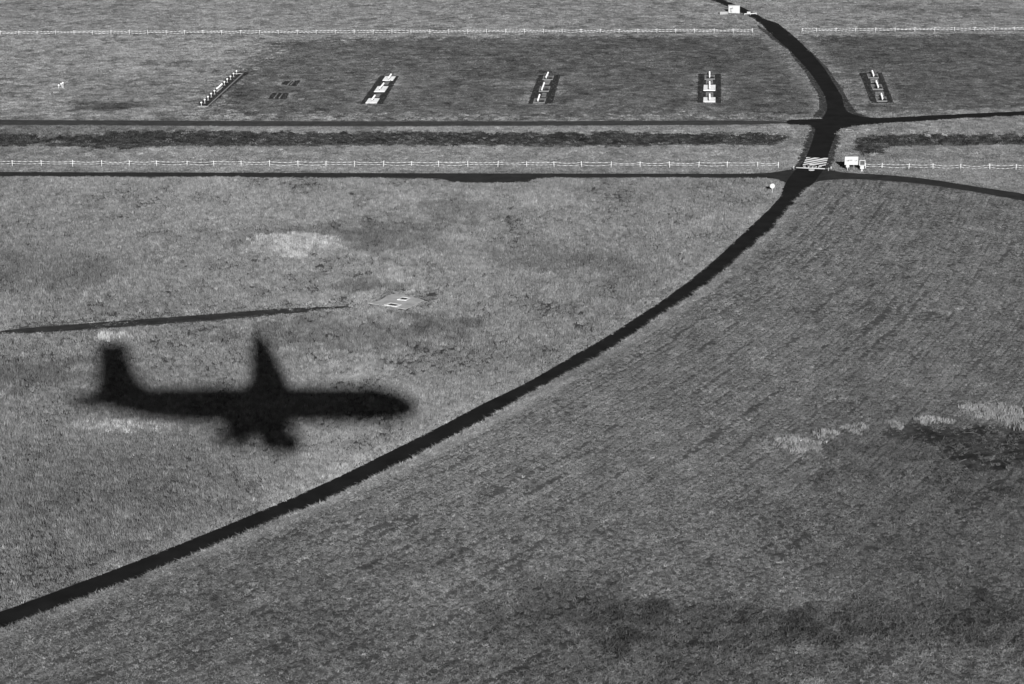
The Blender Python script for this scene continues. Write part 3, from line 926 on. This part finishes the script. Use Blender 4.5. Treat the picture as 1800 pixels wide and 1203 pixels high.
# ------------------------------------------------------------------ hut and gate at the far end
r0 = 24.0; k = 1 / ppm(r0)
M['hut'] = mat('hut_paint', 0.36, 0.7, 0.1, noise=0.1, scale=1.2)
root = empty('equipment_hut', at(1290.2, r0), R(-4))
tag(root, 'white windowless equipment hut beside the far road', 'hut')
w, h, d = 19.8 * k, 13.0 * k, 1.5
MB().box((0, d / 2, h / 2), (w, d, h), bevel=.03).build('wall', M['hut'], root)
MB().box((0, d / 2, h + .05), (w + .12, d + .12, .10)).build('roof', M['hut'], root)
pb = MB()
x0 = -w / 2 + 4.3 * k
pb.tube([(x0, -.08, 2.9 * k), (x0, -.08, 8.6 * k)], .05, 6)
pb.tube([(x0 - .5 * k, -.08, 2.9 * k), (x0 + 1.9 * k, -.08, 2.9 * k)], .05, 6)
pb.tube([(x0 - 1.6 * k, -.08, 8.4 * k), (x0 + 1.2 * k, -.08, 8.4 * k), (x0 + 3.6 * k, -.08, 10.0 * k)], .07, 6)
pb.build('pipe', M['dark'], root)
o = MB().box((0, 0, .3), (14 * k, .8, .7), bevel=.04).build('concrete_block', M['concrete'], loc=at(1272, 26.2))
tag(o, 'low grey concrete block left of the white hut', 'block')
MB().box((0, 0, .66), (14.4 * k, .9, .06)).build('lid', M['concrete_pale'], o)
a = at(1308.5, 27.6); c = at(1330, 26.4)
root = empty('field_gate', (a.x, a.y, 0), math.atan2(c.y - a.y, c.x - a.x))
tag(root, 'low white gate bar across the far road beside the hut', 'gate')
L = (c - a).length
MB().box((L / 2, 0, .36), (L, .1, .22)).build('bar', M['hut'], root)
for x in (.05, L * .5, L - .05):
    MB().tube([(x, .08, -.05), (x, .08, .5)], .06, 6).build('post', M['offwhite'], root)
o = MB().box((0, 0, .25), (6 * k, .3, .45)).build('warning_plate', M['hut'], loc=at(1316, 24.4))
tag(o, 'small white plate standing on the road behind the far gate', 'plate')

# ------------------------------------------------------------------ mud: tyre ruts
def ridge(pts, w, h, label):
    C = chaikin(gpoly(pts), 2, closed=False)
    V = []; Fc = []
    for i, p in enumerate(C):
        a_ = Vector(C[max(i - 1, 0)]); b_ = Vector(C[min(i + 1, len(C) - 1)])
        d_ = (b_ - a_).normalized(); nn = Vector((-d_.y, d_.x))
        ww = w * random.uniform(.6, 1.2); hh = h * random.uniform(.5, 1.2)
        gz = float(ground_z(np.array([p[0]]), np.array([p[1]]))[0])
        for s, z in ((-1, -.15), (-.5, hh * .8), (.1, hh), (.6, hh * .6), (1, -.15)):
            q = Vector(p) + nn * s * ww
            V.append((q.x, q.y, gz + z))
        if i:
            b0 = (i - 1) * 5
            for k in range(4): Fc.append((b0 + k, b0 + k + 1, b0 + k + 6, b0 + k + 5))
    m_ = bpy.data.meshes.new('tyre_rut'); m_.from_pydata(V, [], Fc); m_.materials.append(M['rut'])
    for p in m_.polygons: p.use_smooth = True
    o = link(bpy.data.objects.new('tyre_rut', m_))
    tag(o, label, 'tyre rut', kind='structure')
ridge(q15(1600, 680, 6.685, [(400, 590), (365, 680), (375, 780), (430, 880), (560, 880), (660, 860)]), .11, .06, 'curved muddy tyre rut at the left end of the mud')
ridge(q15(1600, 680, 6.685, [(720, 690), (750, 760), (820, 830), (900, 940)]), .09, .06, 'pale tyre rut running down through the middle of the mud')
ridge(q15(1600, 680, 6.685, [(950, 700), (1000, 780), (1080, 880), (1220, 960)]), .09, .06, 'pale tyre rut right of the middle of the mud')
ridge(q15(1600, 680, 6.685, [(1060, 660), (1160, 690), (1280, 740)]), .09, .05, 'short pale tyre rut at the upper right of the mud')
ridge(q15(1600, 680, 6.685, [(640, 560), (760, 540), (860, 600), (850, 680)]), .10, .06, 'hooked tyre rut at the top of the mud')
ridge(q15(1600, 680, 6.685, [(480, 1000), (560, 1080), (640, 1160)]), .08, .05, 'faint tyre rut below the mud patch')
o = MB().ball((0, 0, .05), .5, .45, 10, 7).build('boulder', M['rut'], loc=at(1736.5, 806.5)); o.scale = (.95, .7, .8)
tag(o, 'pale rounded stone lying in the mud at the right', 'stone')

# ------------------------------------------------------------------ vegetation sources
def tuft_mesh(name, n, spread, seed, w0=.016, w1=.03, lean=.45, leafy=False):
    r = random.Random(seed)
    V = []; Fc = []; S = []
    for _ in range(n):
        a = r.uniform(0, 6.283); q = spread * math.sqrt(r.random())
        x, y = q * math.cos(a), q * math.sin(a)
        h = r.uniform(.55, 1.0) * (1 - .25 * q / spread); w = r.uniform(w0, w1)
        la = r.uniform(0, 6.283); ll = r.uniform(.1, 1.0) * lean * h
        f = r.uniform(0, 6.283); cx, cy = math.cos(f) * w, math.sin(f) * w
        dx, dy = math.cos(la) * ll, math.sin(la) * ll
        b = len(V); sh = r.uniform(.82, 1.18)
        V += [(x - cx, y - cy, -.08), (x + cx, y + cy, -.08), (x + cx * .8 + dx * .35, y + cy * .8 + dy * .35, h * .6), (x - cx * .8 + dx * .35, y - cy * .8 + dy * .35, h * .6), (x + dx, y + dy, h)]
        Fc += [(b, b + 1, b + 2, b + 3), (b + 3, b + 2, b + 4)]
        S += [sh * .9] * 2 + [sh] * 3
    m_ = bpy.data.meshes.new(name); m_.from_pydata(V, [], Fc)
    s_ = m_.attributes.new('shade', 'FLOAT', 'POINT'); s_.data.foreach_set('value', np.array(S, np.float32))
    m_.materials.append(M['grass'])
    return m_
def leaf_mesh(name, n, rad, seed, sz=.09):
    r = random.Random(seed)
    V = []; Fc = []; S = []
    for _ in range(n):
        p = Vector((r.gauss(0, 1), r.gauss(0, 1), r.gauss(0, 1))).normalized() * rad * (r.random() ** .4)
        p.z = abs(p.z) * 1.3
        e = Euler((r.uniform(-1.2, 1.2), r.uniform(-1.2, 1.2), r.uniform(0, 6.3))).to_matrix()
        s = sz * r.uniform(.6, 1.4); b = len(V); sh = r.uniform(.6, 1.4)
        for q in ((-s, 0, 0), (0, -s * .5, 0), (s, 0, .02), (0, s * .5, 0)):
            V.append(tuple(p + e @ Vector(q))); S.append(sh)
        Fc.append((b, b + 1, b + 2, b + 3))
    m_ = bpy.data.meshes.new(name); m_.from_pydata(V, [], Fc)
    s_ = m_.attributes.new('shade', 'FLOAT', 'POINT'); s_.data.foreach_set('value', np.array(S, np.float32))
    m_.materials.append(M['grass'])
    return m_
def source(name, meshes):
    c = bpy.data.collections.new(name)
    for m_ in meshes:
        c.objects.link(bpy.data.objects.new(m_.name, m_))
    return c
SRC_TALL = source('tall_tufts', [tuft_mesh('tall_tuft', 22, .22, 100 + i, .015, .030, .38) for i in range(6)])
SRC_LOW = source('low_tufts', [tuft_mesh('low_tuft', 24, .20, 200 + i, .020, .040, .9) for i in range(6)])
SRC_FAR = source('far_tufts', [tuft_mesh('far_tuft', 30, .46, 300 + i, .035, .07, .9) for i in range(5)])
SRC_REED = source('reed_tufts', [tuft_mesh('reed_tuft', 22, .34, 400 + i, .012, .026, .38) for i in range(5)])
SRC_LEAF = source('leaf_clumps', [leaf_mesh('leaf_clump', 90, .42, 500 + i) for i in range(5)])

def scatter(name, x, y, z, tone, sc, hs, coll, label, cat):
    n = len(x)
    m_ = bpy.data.meshes.new(name)
    m_.vertices.add(n)
    m_.vertices.foreach_set('co', np.stack([x, y, z], 1).ravel().astype(np.float32))
    def fa(nm, v):
        a_ = m_.attributes.new(nm, 'FLOAT', 'POINT'); a_.data.foreach_set('value', np.asarray(v, np.float32))
    fa('tone', tone); fa('rz', rng.uniform(0, 6.283, n))
    sv = m_.attributes.new('sv', 'FLOAT_VECTOR', 'POINT')
    sv.data.foreach_set('vector', np.stack([sc, sc, hs], 1).ravel().astype(np.float32))
    m_.materials.append(M['grass'])
    o = link(bpy.data.objects.new(name, m_))
    tag(o, label, cat, kind='stuff')
    g = bpy.data.node_groups.new(name + '_scatter', 'GeometryNodeTree')
    g.interface.new_socket('Geometry', in_out='INPUT', socket_type='NodeSocketGeometry')
    g.interface.new_socket('Geometry', in_out='OUTPUT', socket_type='NodeSocketGeometry')
    gi = g.nodes.new('NodeGroupInput'); go = g.nodes.new('NodeGroupOutput')
    iop = g.nodes.new('GeometryNodeInstanceOnPoints')
    ci = g.nodes.new('GeometryNodeCollectionInfo')
    ci.inputs['Collection'].default_value = coll
    ci.inputs['Separate Children'].default_value = True
    ci.inputs['Reset Children'].default_value = True
    iop.inputs['Pick Instance'].default_value = True
    def attr(nm, t):
        a_ = g.nodes.new('GeometryNodeInputNamedAttribute'); a_.data_type = t; a_.inputs['Name'].default_value = nm
        return a_.outputs[0]
    cx = g.nodes.new('ShaderNodeCombineXYZ')
    g.links.new(attr('rz', 'FLOAT'), cx.inputs['Z'])
    e2r = g.nodes.new('FunctionNodeEulerToRotation')
    g.links.new(cx.outputs[0], e2r.inputs[0])
    g.links.new(e2r.outputs[0], iop.inputs['Rotation'])
    g.links.new(attr('sv', 'FLOAT_VECTOR'), iop.inputs['Scale'])
    rv = g.nodes.new('FunctionNodeRandomValue'); rv.data_type = 'INT'
    for s in rv.inputs:
        if s.type == 'INT' and s.name == 'Min': s.default_value = 0
        if s.type == 'INT' and s.name == 'Max': s.default_value = 5
    g.links.new([s for s in rv.outputs if s.type == 'INT'][0], iop.inputs['Instance Index'])
    g.links.new(gi.outputs[0], iop.inputs['Points'])
    g.links.new(ci.outputs[0], iop.inputs['Instance'])
    g.links.new(iop.outputs[0], go.inputs[0])
    md = o.modifiers.new('scatter', 'NODES'); md.node_group = g
    return o

def grid_points(y0, y1, s):
    nyr = int((y1 - y0) / s)
    X = []; Y = []
    for j in range(nyr):
        yy = y0 + j * s
        hw = .2514 * 1.13 * math.hypot(yy, CAM_H) + 4
        xx = np.arange(-hw, hw, s)
        X.append(xx + rng.uniform(-.55, .55, len(xx)) * s); Y.append(yy + rng.uniform(-.55, .55, len(xx)) * s)
    return np.concatenate(X), np.concatenate(Y)

bands = [(116, 200, .29), (200, 300, .37), (300, 380, .48), (380, 520, .60)]
PX = []; PY = []; PS = []
for y0, y1, s in bands:
    a_, b_ = grid_points(y0, y1, s)
    PX.append(a_); PY.append(b_); PS.append(np.full(len(a_), s))
PX = np.concatenate(PX); PY = np.concatenate(PY); PS = np.concatenate(PS)
RANDOM_N = len(PX)
# the mown field: tufts stand in the rows the machine left, parallel to the curved road
C_ = np.array(CENTRE)
d0 = C_[0] - C_[1]; d0 /= np.linalg.norm(d0); d1 = C_[-1] - C_[-2]; d1 /= np.linalg.norm(d1)
C_ = np.vstack([C_[0] + d0 * 140, C_, C_[-1] + d1 * 160])
sl = np.concatenate([[0], np.cumsum(np.hypot(*np.diff(C_, axis=0).T))])
sa = np.arange(0, sl[-1], 2.0)
Cs = np.stack([np.interp(sa, sl, C_[:, 0]), np.interp(sa, sl, C_[:, 1])], 1)
for _ in range(14):
    Cs[1:-1] = (Cs[:-2] + 2 * Cs[1:-1] + Cs[2:]) / 4
T_ = np.gradient(Cs, axis=0); T_ /= np.linalg.norm(T_, axis=1)[:, None]
N_ = np.stack([T_[:, 1], -T_[:, 0]], 1)          # to the right of the road
RX = []; RY = []; RS = []
for k in range(340):
    off = 1.2 + k * .46 + random.uniform(-.07, .07)
    st = np.arange(0, sa[-1], .30); st = st + rng.uniform(-.2, .2, len(st))
    wv = .30 * (vnoise(st / 9, np.full(len(st), k * .07), 301) - .5) * 2 + .09 * (vnoise(st / 2.5, np.full(len(st), k * 1.0), 302) - .5) * 2
    px_ = np.interp(st, sa, Cs[:, 0]); py_ = np.interp(st, sa, Cs[:, 1])
    nx_ = np.interp(st, sa, N_[:, 0]); ny_ = np.interp(st, sa, N_[:, 1])
    jt = np.where(py_ + ny_ * off < 160, .14, .05)
    o_ = off + wv + rng.normal(0, 1, len(st)) * jt
    x_ = px_ + nx_ * o_; y_ = py_ + ny_ * o_
    hw = .2514 * 1.13 * np.hypot(y_, CAM_H) + 4
    m_ = (np.abs(x_) < hw) & (y_ > 116) & (y_ < 305)
    m_ &= rng.random(len(st)) < np.where(y_ > 215, .78, 1.0)
    m_ &= ~((vnoise(st / 16, np.full(len(st), k * 7.31), 303) > .84) & (rng.random(len(st)) < .9))     # rows worn bare by wheels
    RX.append(x_[m_]); RY.append(y_[m_]); RS.append(np.full(m_.sum(), .30))
PX = np.concatenate([PX] + RX); PY = np.concatenate([PY] + RY); PS = np.concatenate([PS] + RS)
is_row = np.arange(len(PX)) >= RANDOM_N
V = fields(PX, PY)
ins = np.zeros(PX.shape, bool)
for P in ALL_BARE: ins |= inpoly(PX, PY, P)
dn = np.full(PX.shape, 9.0)
for P in ALL_BARE: dn = np.minimum(dn, dist_line(PX, PY, P, True, .6)[0])
keep = ~ins & (rng.random(len(PX)) < V['den'])
fringe = V['dA'] < 3.0
keep &= np.where(V['zB'], is_row | (rng.random(len(PX)) < np.where(fringe, .8, .10)), ~is_row)
keep &= ~((dn < .22) & (V['hgt'] < .2))
keep &= ~(V['mud'] & (rng.random(len(PX)) > .30))
# ragged turf growing back over the shoulders
sh_in = np.zeros(PX.shape, bool)
for _, P in SHOULDERS: sh_in |= inpoly(PX, PY, P)
road_in = np.zeros(PX.shape, bool)
for P in ROADS: road_in |= inpoly(PX, PY, P)
for P, wd, pr in ((OUT_PATH, .6, .65), (OUT_NEAR, .32, .45), (OUT_FARL, .4, .45), (OUT_FARL, .1, .1)):
    ip = inpoly(PX, PY, P); de = dist_line(PX, PY, P, True, .8)[0]
    keep |= ip & (de < wd * (.3 + 1.4 * fbm(PX / 1.5, PY / 1.5, 96))) & (rng.random(len(PX)) < pr)
ip = inpoly(PX, PY, OUT_PATH)
keep |= ip & (PX < gp(240, 572)[0]) & (fbm(PX / 2.5, PY / .8, 98) > .56) & (rng.random(len(PX)) < .7)
pad_in = inpoly(PX, PY, PAD)
keep |= pad_in & (rng.random(len(PX)) < np.where(dn < .4, .6, .05))
keep |= sh_in & ~road_in & (rng.random(len(PX)) < .55 * (fbm(PX, PY, 95) > .47))
Z = ground_z(PX, PY)
jit = np.exp(rng.normal(0, 1, len(PX)) * np.where(PY > 300, .24, .17))
tone = np.clip(V['tone'] * jit, .01, .34)
hs0 = np.where(pad_in, .12, 0)
tone = np.where(sh_in, .045 * jit, tone)
tone = np.where(V['mud'], tone * .75, tone)
hs = V['hgt'] * rng.uniform(.7, 1.3, len(PX)) / 1.0
hs = np.where(sh_in, .12, hs); hs = np.where(pad_in, .14, hs)
sc = PS / .30 * rng.uniform(.85, 1.25, len(PX))
sc = np.where(is_row, np.where(PY > 215, 1.15, 1.0) * rng.uniform(.8, 1.25, len(PX)), sc)
dk = V['ditch']
def sub(m_): return PX[m_], PY[m_], Z[m_], tone[m_], sc[m_], hs[m_]
m = keep & V['zA'] & ~dk
scatter('long_grass', *sub(m), SRC_TALL, 'long pale wild grass covering the field left of the curving road', 'grass')
m = keep & V['zB'] & ~dk
scatter('mown_grass', *sub(m), SRC_LOW, 'short mown grass with machine rows right of the curving road', 'grass')
mixed = dk & (rng.random(len(PX)) < .10)
tone = np.where(mixed, tone * .55, tone)
m = keep & V['zC'] & (~dk | mixed)
x_, y_, z_, t_, s_, h_ = sub(m)
scatter('verge_grass', x_, y_, z_, t_, s_ * .60, h_, SRC_FAR, 'pale grass strips either side of the drainage ditch', 'grass')
m = keep & V['zD'] & ~dk
x_, y_, z_, t_, s_, h_ = sub(m)
scatter('dark_turf', x_, y_, z_, t_, s_ * .60, h_, SRC_FAR, 'dark short turf around the approach lights', 'grass')
m = keep & ~V['zA'] & ~V['zB'] & ~V['zC'] & ~V['zD'] & ~dk
x_, y_, z_, t_, s_, h_ = sub(m)
scatter('pale_turf', x_, y_, z_, t_, s_ * .60, h_, SRC_FAR, 'pale rough turf at far left and beyond the far fence', 'grass')
m = keep & dk
x_, y_, z_, t_, s_, h_ = sub(m)
q = fbm(x_ / 1.6, y_ / 1.6, 97)
scatter('ditch_scrub', x_, y_, z_ - .05, .040 * rng.lognormal(0, .35, len(x_)) * (.5 + 1.1 * q), s_ * .75, .25 + .5 * q, SRC_LEAF, 'dark leafy scrub filling the drainage ditch beyond the near fence', 'scrub')

# ------------------------------------------------------------------ reeds
def reeds(cx, cy, rx, ry, h, tone_, label, dens=7.0, seed=1):
    x, y = gp(cx, cy); k_ = ppm(cy)
    wy = abs(gp(cx, cy - ry)[1] - gp(cx, cy + ry)[1]) / 2; wx = rx / k_
    n = int(4 * wx * wy * dens)
    qx = rng.uniform(x - wx * 1.3, x + wx * 1.3, n); qy = rng.uniform(y - wy * 1.3, y + wy * 1.3, n)
    keep_ = rng.random(n) < ellipse(qx, qy, cx, cy, rx, ry, .3, seed, .5, .9)
    qx, qy = qx[keep_], qy[keep_]; n = len(qx)
    hh = h * rng.uniform(.45, 1.2, n) * (.8 + .4 * fbm(qx / 1.5, qy / 1.5, seed + 5))
    tn = tone_ * rng.lognormal(0, .15, n) * (.75 + .5 * fbm(qx / 1.1, qy / 1.4, seed + 9))
    scatter('reed_patch', qx, qy, ground_z(qx, qy), tn, rng.uniform(.8, 1.2, n), hh, SRC_REED, label, 'reeds')
reeds(522, 428, 72, 14, .75, .29, 'largest pale reed patch in the middle of the long grass', 13, 1)
reeds(518, 452, 24, 5, .8, .31, 'small pale reed patch just below the largest reed patch', 14, 2)
reeds(196, 597, 31, 5, 1.0, .36, 'pale reed patch under the dark path above the tail shadow', 14, 3)
reeds(215, 752, 85, 9, .65, .33, 'pale upright reeds just below the tail of the aircraft shadow', 12, 4)
reeds(1748, 726, 55, 13, .6, .22, 'bright pale reeds above the mud at the right edge', 12, 5)
reeds(1790, 748, 22, 10, .55, .20, 'pale reeds beside the mud at the far right edge', 10, 6)
reeds(1402, 782, 40, 12, .5, .25, 'pale grass clump left of the mud', 9, 7)
reeds(1575, 752, 22, 8, .55, .20, 'small pale grass clump between the left clump and the mud', 9, 8)
reeds(1448, 768, 24, 8, .55, .25, 'tiny pale clump right of the left clump above the mud', 8, 21)
reeds(1505, 757, 24, 7, .55, .25, 'tiny pale clump halfway between the left clump and the mud', 8, 22)
reeds(1640, 742, 34, 8, .6, .26, 'pale clump just above the left end of the mud', 8, 23)
reeds(1100, 530, 14, 7, .8, .150, 'little pale reed tuft in the long grass left of the road bend', 4, 9)

# ------------------------------------------------------------------ the airliner whose shadow lies on the grass (the photo is taken from its window)
def airliner():
    LEN = 31.7
    root = empty('jet_airliner')
    tag(root, 'white twin-engine jet airliner flying low with wheels down, casting the shadow', 'airplane')
    # local axes: x forward (nose at 0), y to the left wing, z up
    prof = [(.1, -.45, .10), (-.2, -.40, .55), (-.7, -.30, .92), (-1.6, -.16, 1.26), (-2.8, -.04, 1.50), (-4.2, .0, 1.64), (-6, 0, 1.66), (-20, 0, 1.66), (-22.5, .06, 1.56), (-25, .20, 1.30), (-27.5, .36, .95), (-30, .50, .55), (-31.6, .56, .32), (-32.2, .58, .08)]
    b = MB(); bm = b.bm; rings = []
    for x, zc, r_ in prof:
        rings.append([bm.verts.new((x, r_ * math.cos(2 * math.pi * k / 24) * .97, zc + r_ * 1.06 * math.sin(2 * math.pi * k / 24))) for k in range(24)])
    for i in range(len(rings) - 1):
        for k in range(24):
            f = bm.faces.new((rings[i][k], rings[i][(k + 1) % 24], rings[i + 1][(k + 1) % 24], rings[i + 1][k])); f.smooth = True
    bm.faces.new(rings[0]); bm.faces.new(rings[-1][::-1])
    fus = b.build('fuselage', M['skin'], root)
    for s in (-1, 1):
        for k in range(20):
            x = -5.2 - k * .82
            MB().box((x, s * 1.50, .42), (.24, .04, .34), bevel=.01).build('window', M['window'], fus)
    MB().box((-2.05, 0, .72), (.5, 1.5, .34), Euler((0, .55, 0)).to_matrix(), bevel=.04).build('windscreen', M['window'], fus)
    def foil(secs, name, m_, vertical=False):
        """secs: (leading x, span, z, chord, thickness)"""
        b = MB(); bm = b.bm; rg = []
        shp = [(0, 0), (.08, .45), (.3, .55), (.65, .35), (1, .03), (1, -.03), (.65, -.25), (.3, -.42), (.08, -.38)]
        for x, y, z, c_, t_ in secs:
            if vertical: rg.append([bm.verts.new((x - u * c_, w * t_, z)) for u, w in shp])
            else: rg.append([bm.verts.new((x - u * c_, y, z + w * t_)) for u, w in shp])
        for i in range(len(rg) - 1):
            for k in range(len(shp)):
                bm.faces.new((rg[i][k], rg[i][(k + 1) % len(shp)], rg[i + 1][(k + 1) % len(shp)], rg[i + 1][k]))
        bm.faces.new(rg[0]); bm.faces.new(rg[-1][::-1])
        return b.build(name, m_, root)
    for s in (1, -1):
        w = foil([(-9.6, s * .9, -1.05, 7.3, .8), (-10.3, s * 1.6, -1.0, 6.4, .75), (-11.7, s * 5.0, -.50, 4.1, .55), (-14.7, s * 12.9, 1.15, 2.1, .36), (-15.1, s * 13.5, 1.45, 1.8, .3), (-16.2, s * 14.0, 2.6, .9, .16)], 'wing', M['skin_grey'])
        foil([(-16.4, s * 1.7, -1.15, 1.0, .22), (-15.7, s * 5.0, -.80, .8, .18), (-15.7, s * 7.5, -.5, .5, .12)], 'flap', M['skin_grey']).rotation_euler = (0, 0, 0)
        e = MB(); e.tube([(-10.0, s * 4.3, -1.95), (-10.15, s * 4.3, -1.95), (-11.1, s * 4.3, -1.95), (-12.4, s * 4.3, -1.95), (-13.6, s * 4.3, -1.9)], [.72, .86, .95, .80, .42], 18)
        en = e.build('engine', M['skin'], root)
        MB().box((-12.3, s * 4.3, -1.15), (3.2, .25, .9)).build('pylon', M['skin_grey'], en)
        foil([(-26.4, s * .3, .75, 2.9, .3), (-29.2, s * 4.4, 1.25, 1.2, .14)], 'tailplane', M['skin_grey'])
        g = MB(); g.tube([(-15.0, s * 2.6, -.9), (-15.0, s * 2.6, -2.75)], .14, 8); gr = g.build('main_gear', M['grey'], root)
        for q in (-.28, .28):
            MB().tube([(-15.0, s * 2.6 + q - .13, -2.8), (-15.0, s * 2.6 + q + .13, -2.8)], .48, 14).build('wheel', M['black'], gr)
    foil([(-22.8, 0, 1.15, 6.7, .3), (-24.6, 0, 1.75, 5.1, .44), (-26.2, 0, 3.0, 3.8, .38), (-28.4, 0, 6.5, 2.9, .24)], 'tail_fin', M['skin'], True)
    g = MB(); g.tube([(-3.0, 0, -1.2), (-2.8, 0, -2.75)], .10, 8); gr = g.build('nose_gear', M['grey'], root)
    for q in (-.18, .18):
        MB().tube([(-2.8, q - .09, -2.8), (-2.8, q + .09, -2.8)], .33, 12).build('wheel', M['black'], gr)
    return root
jet = airliner()
jet.location = (6.3, -2.4, CAM_H + .10)
jet.rotation_euler = (R(2.0), R(0.0), R(0.0))
jet.scale = (1.06, 1.06, 1.06)

scene.render.engine = 'CYCLES'
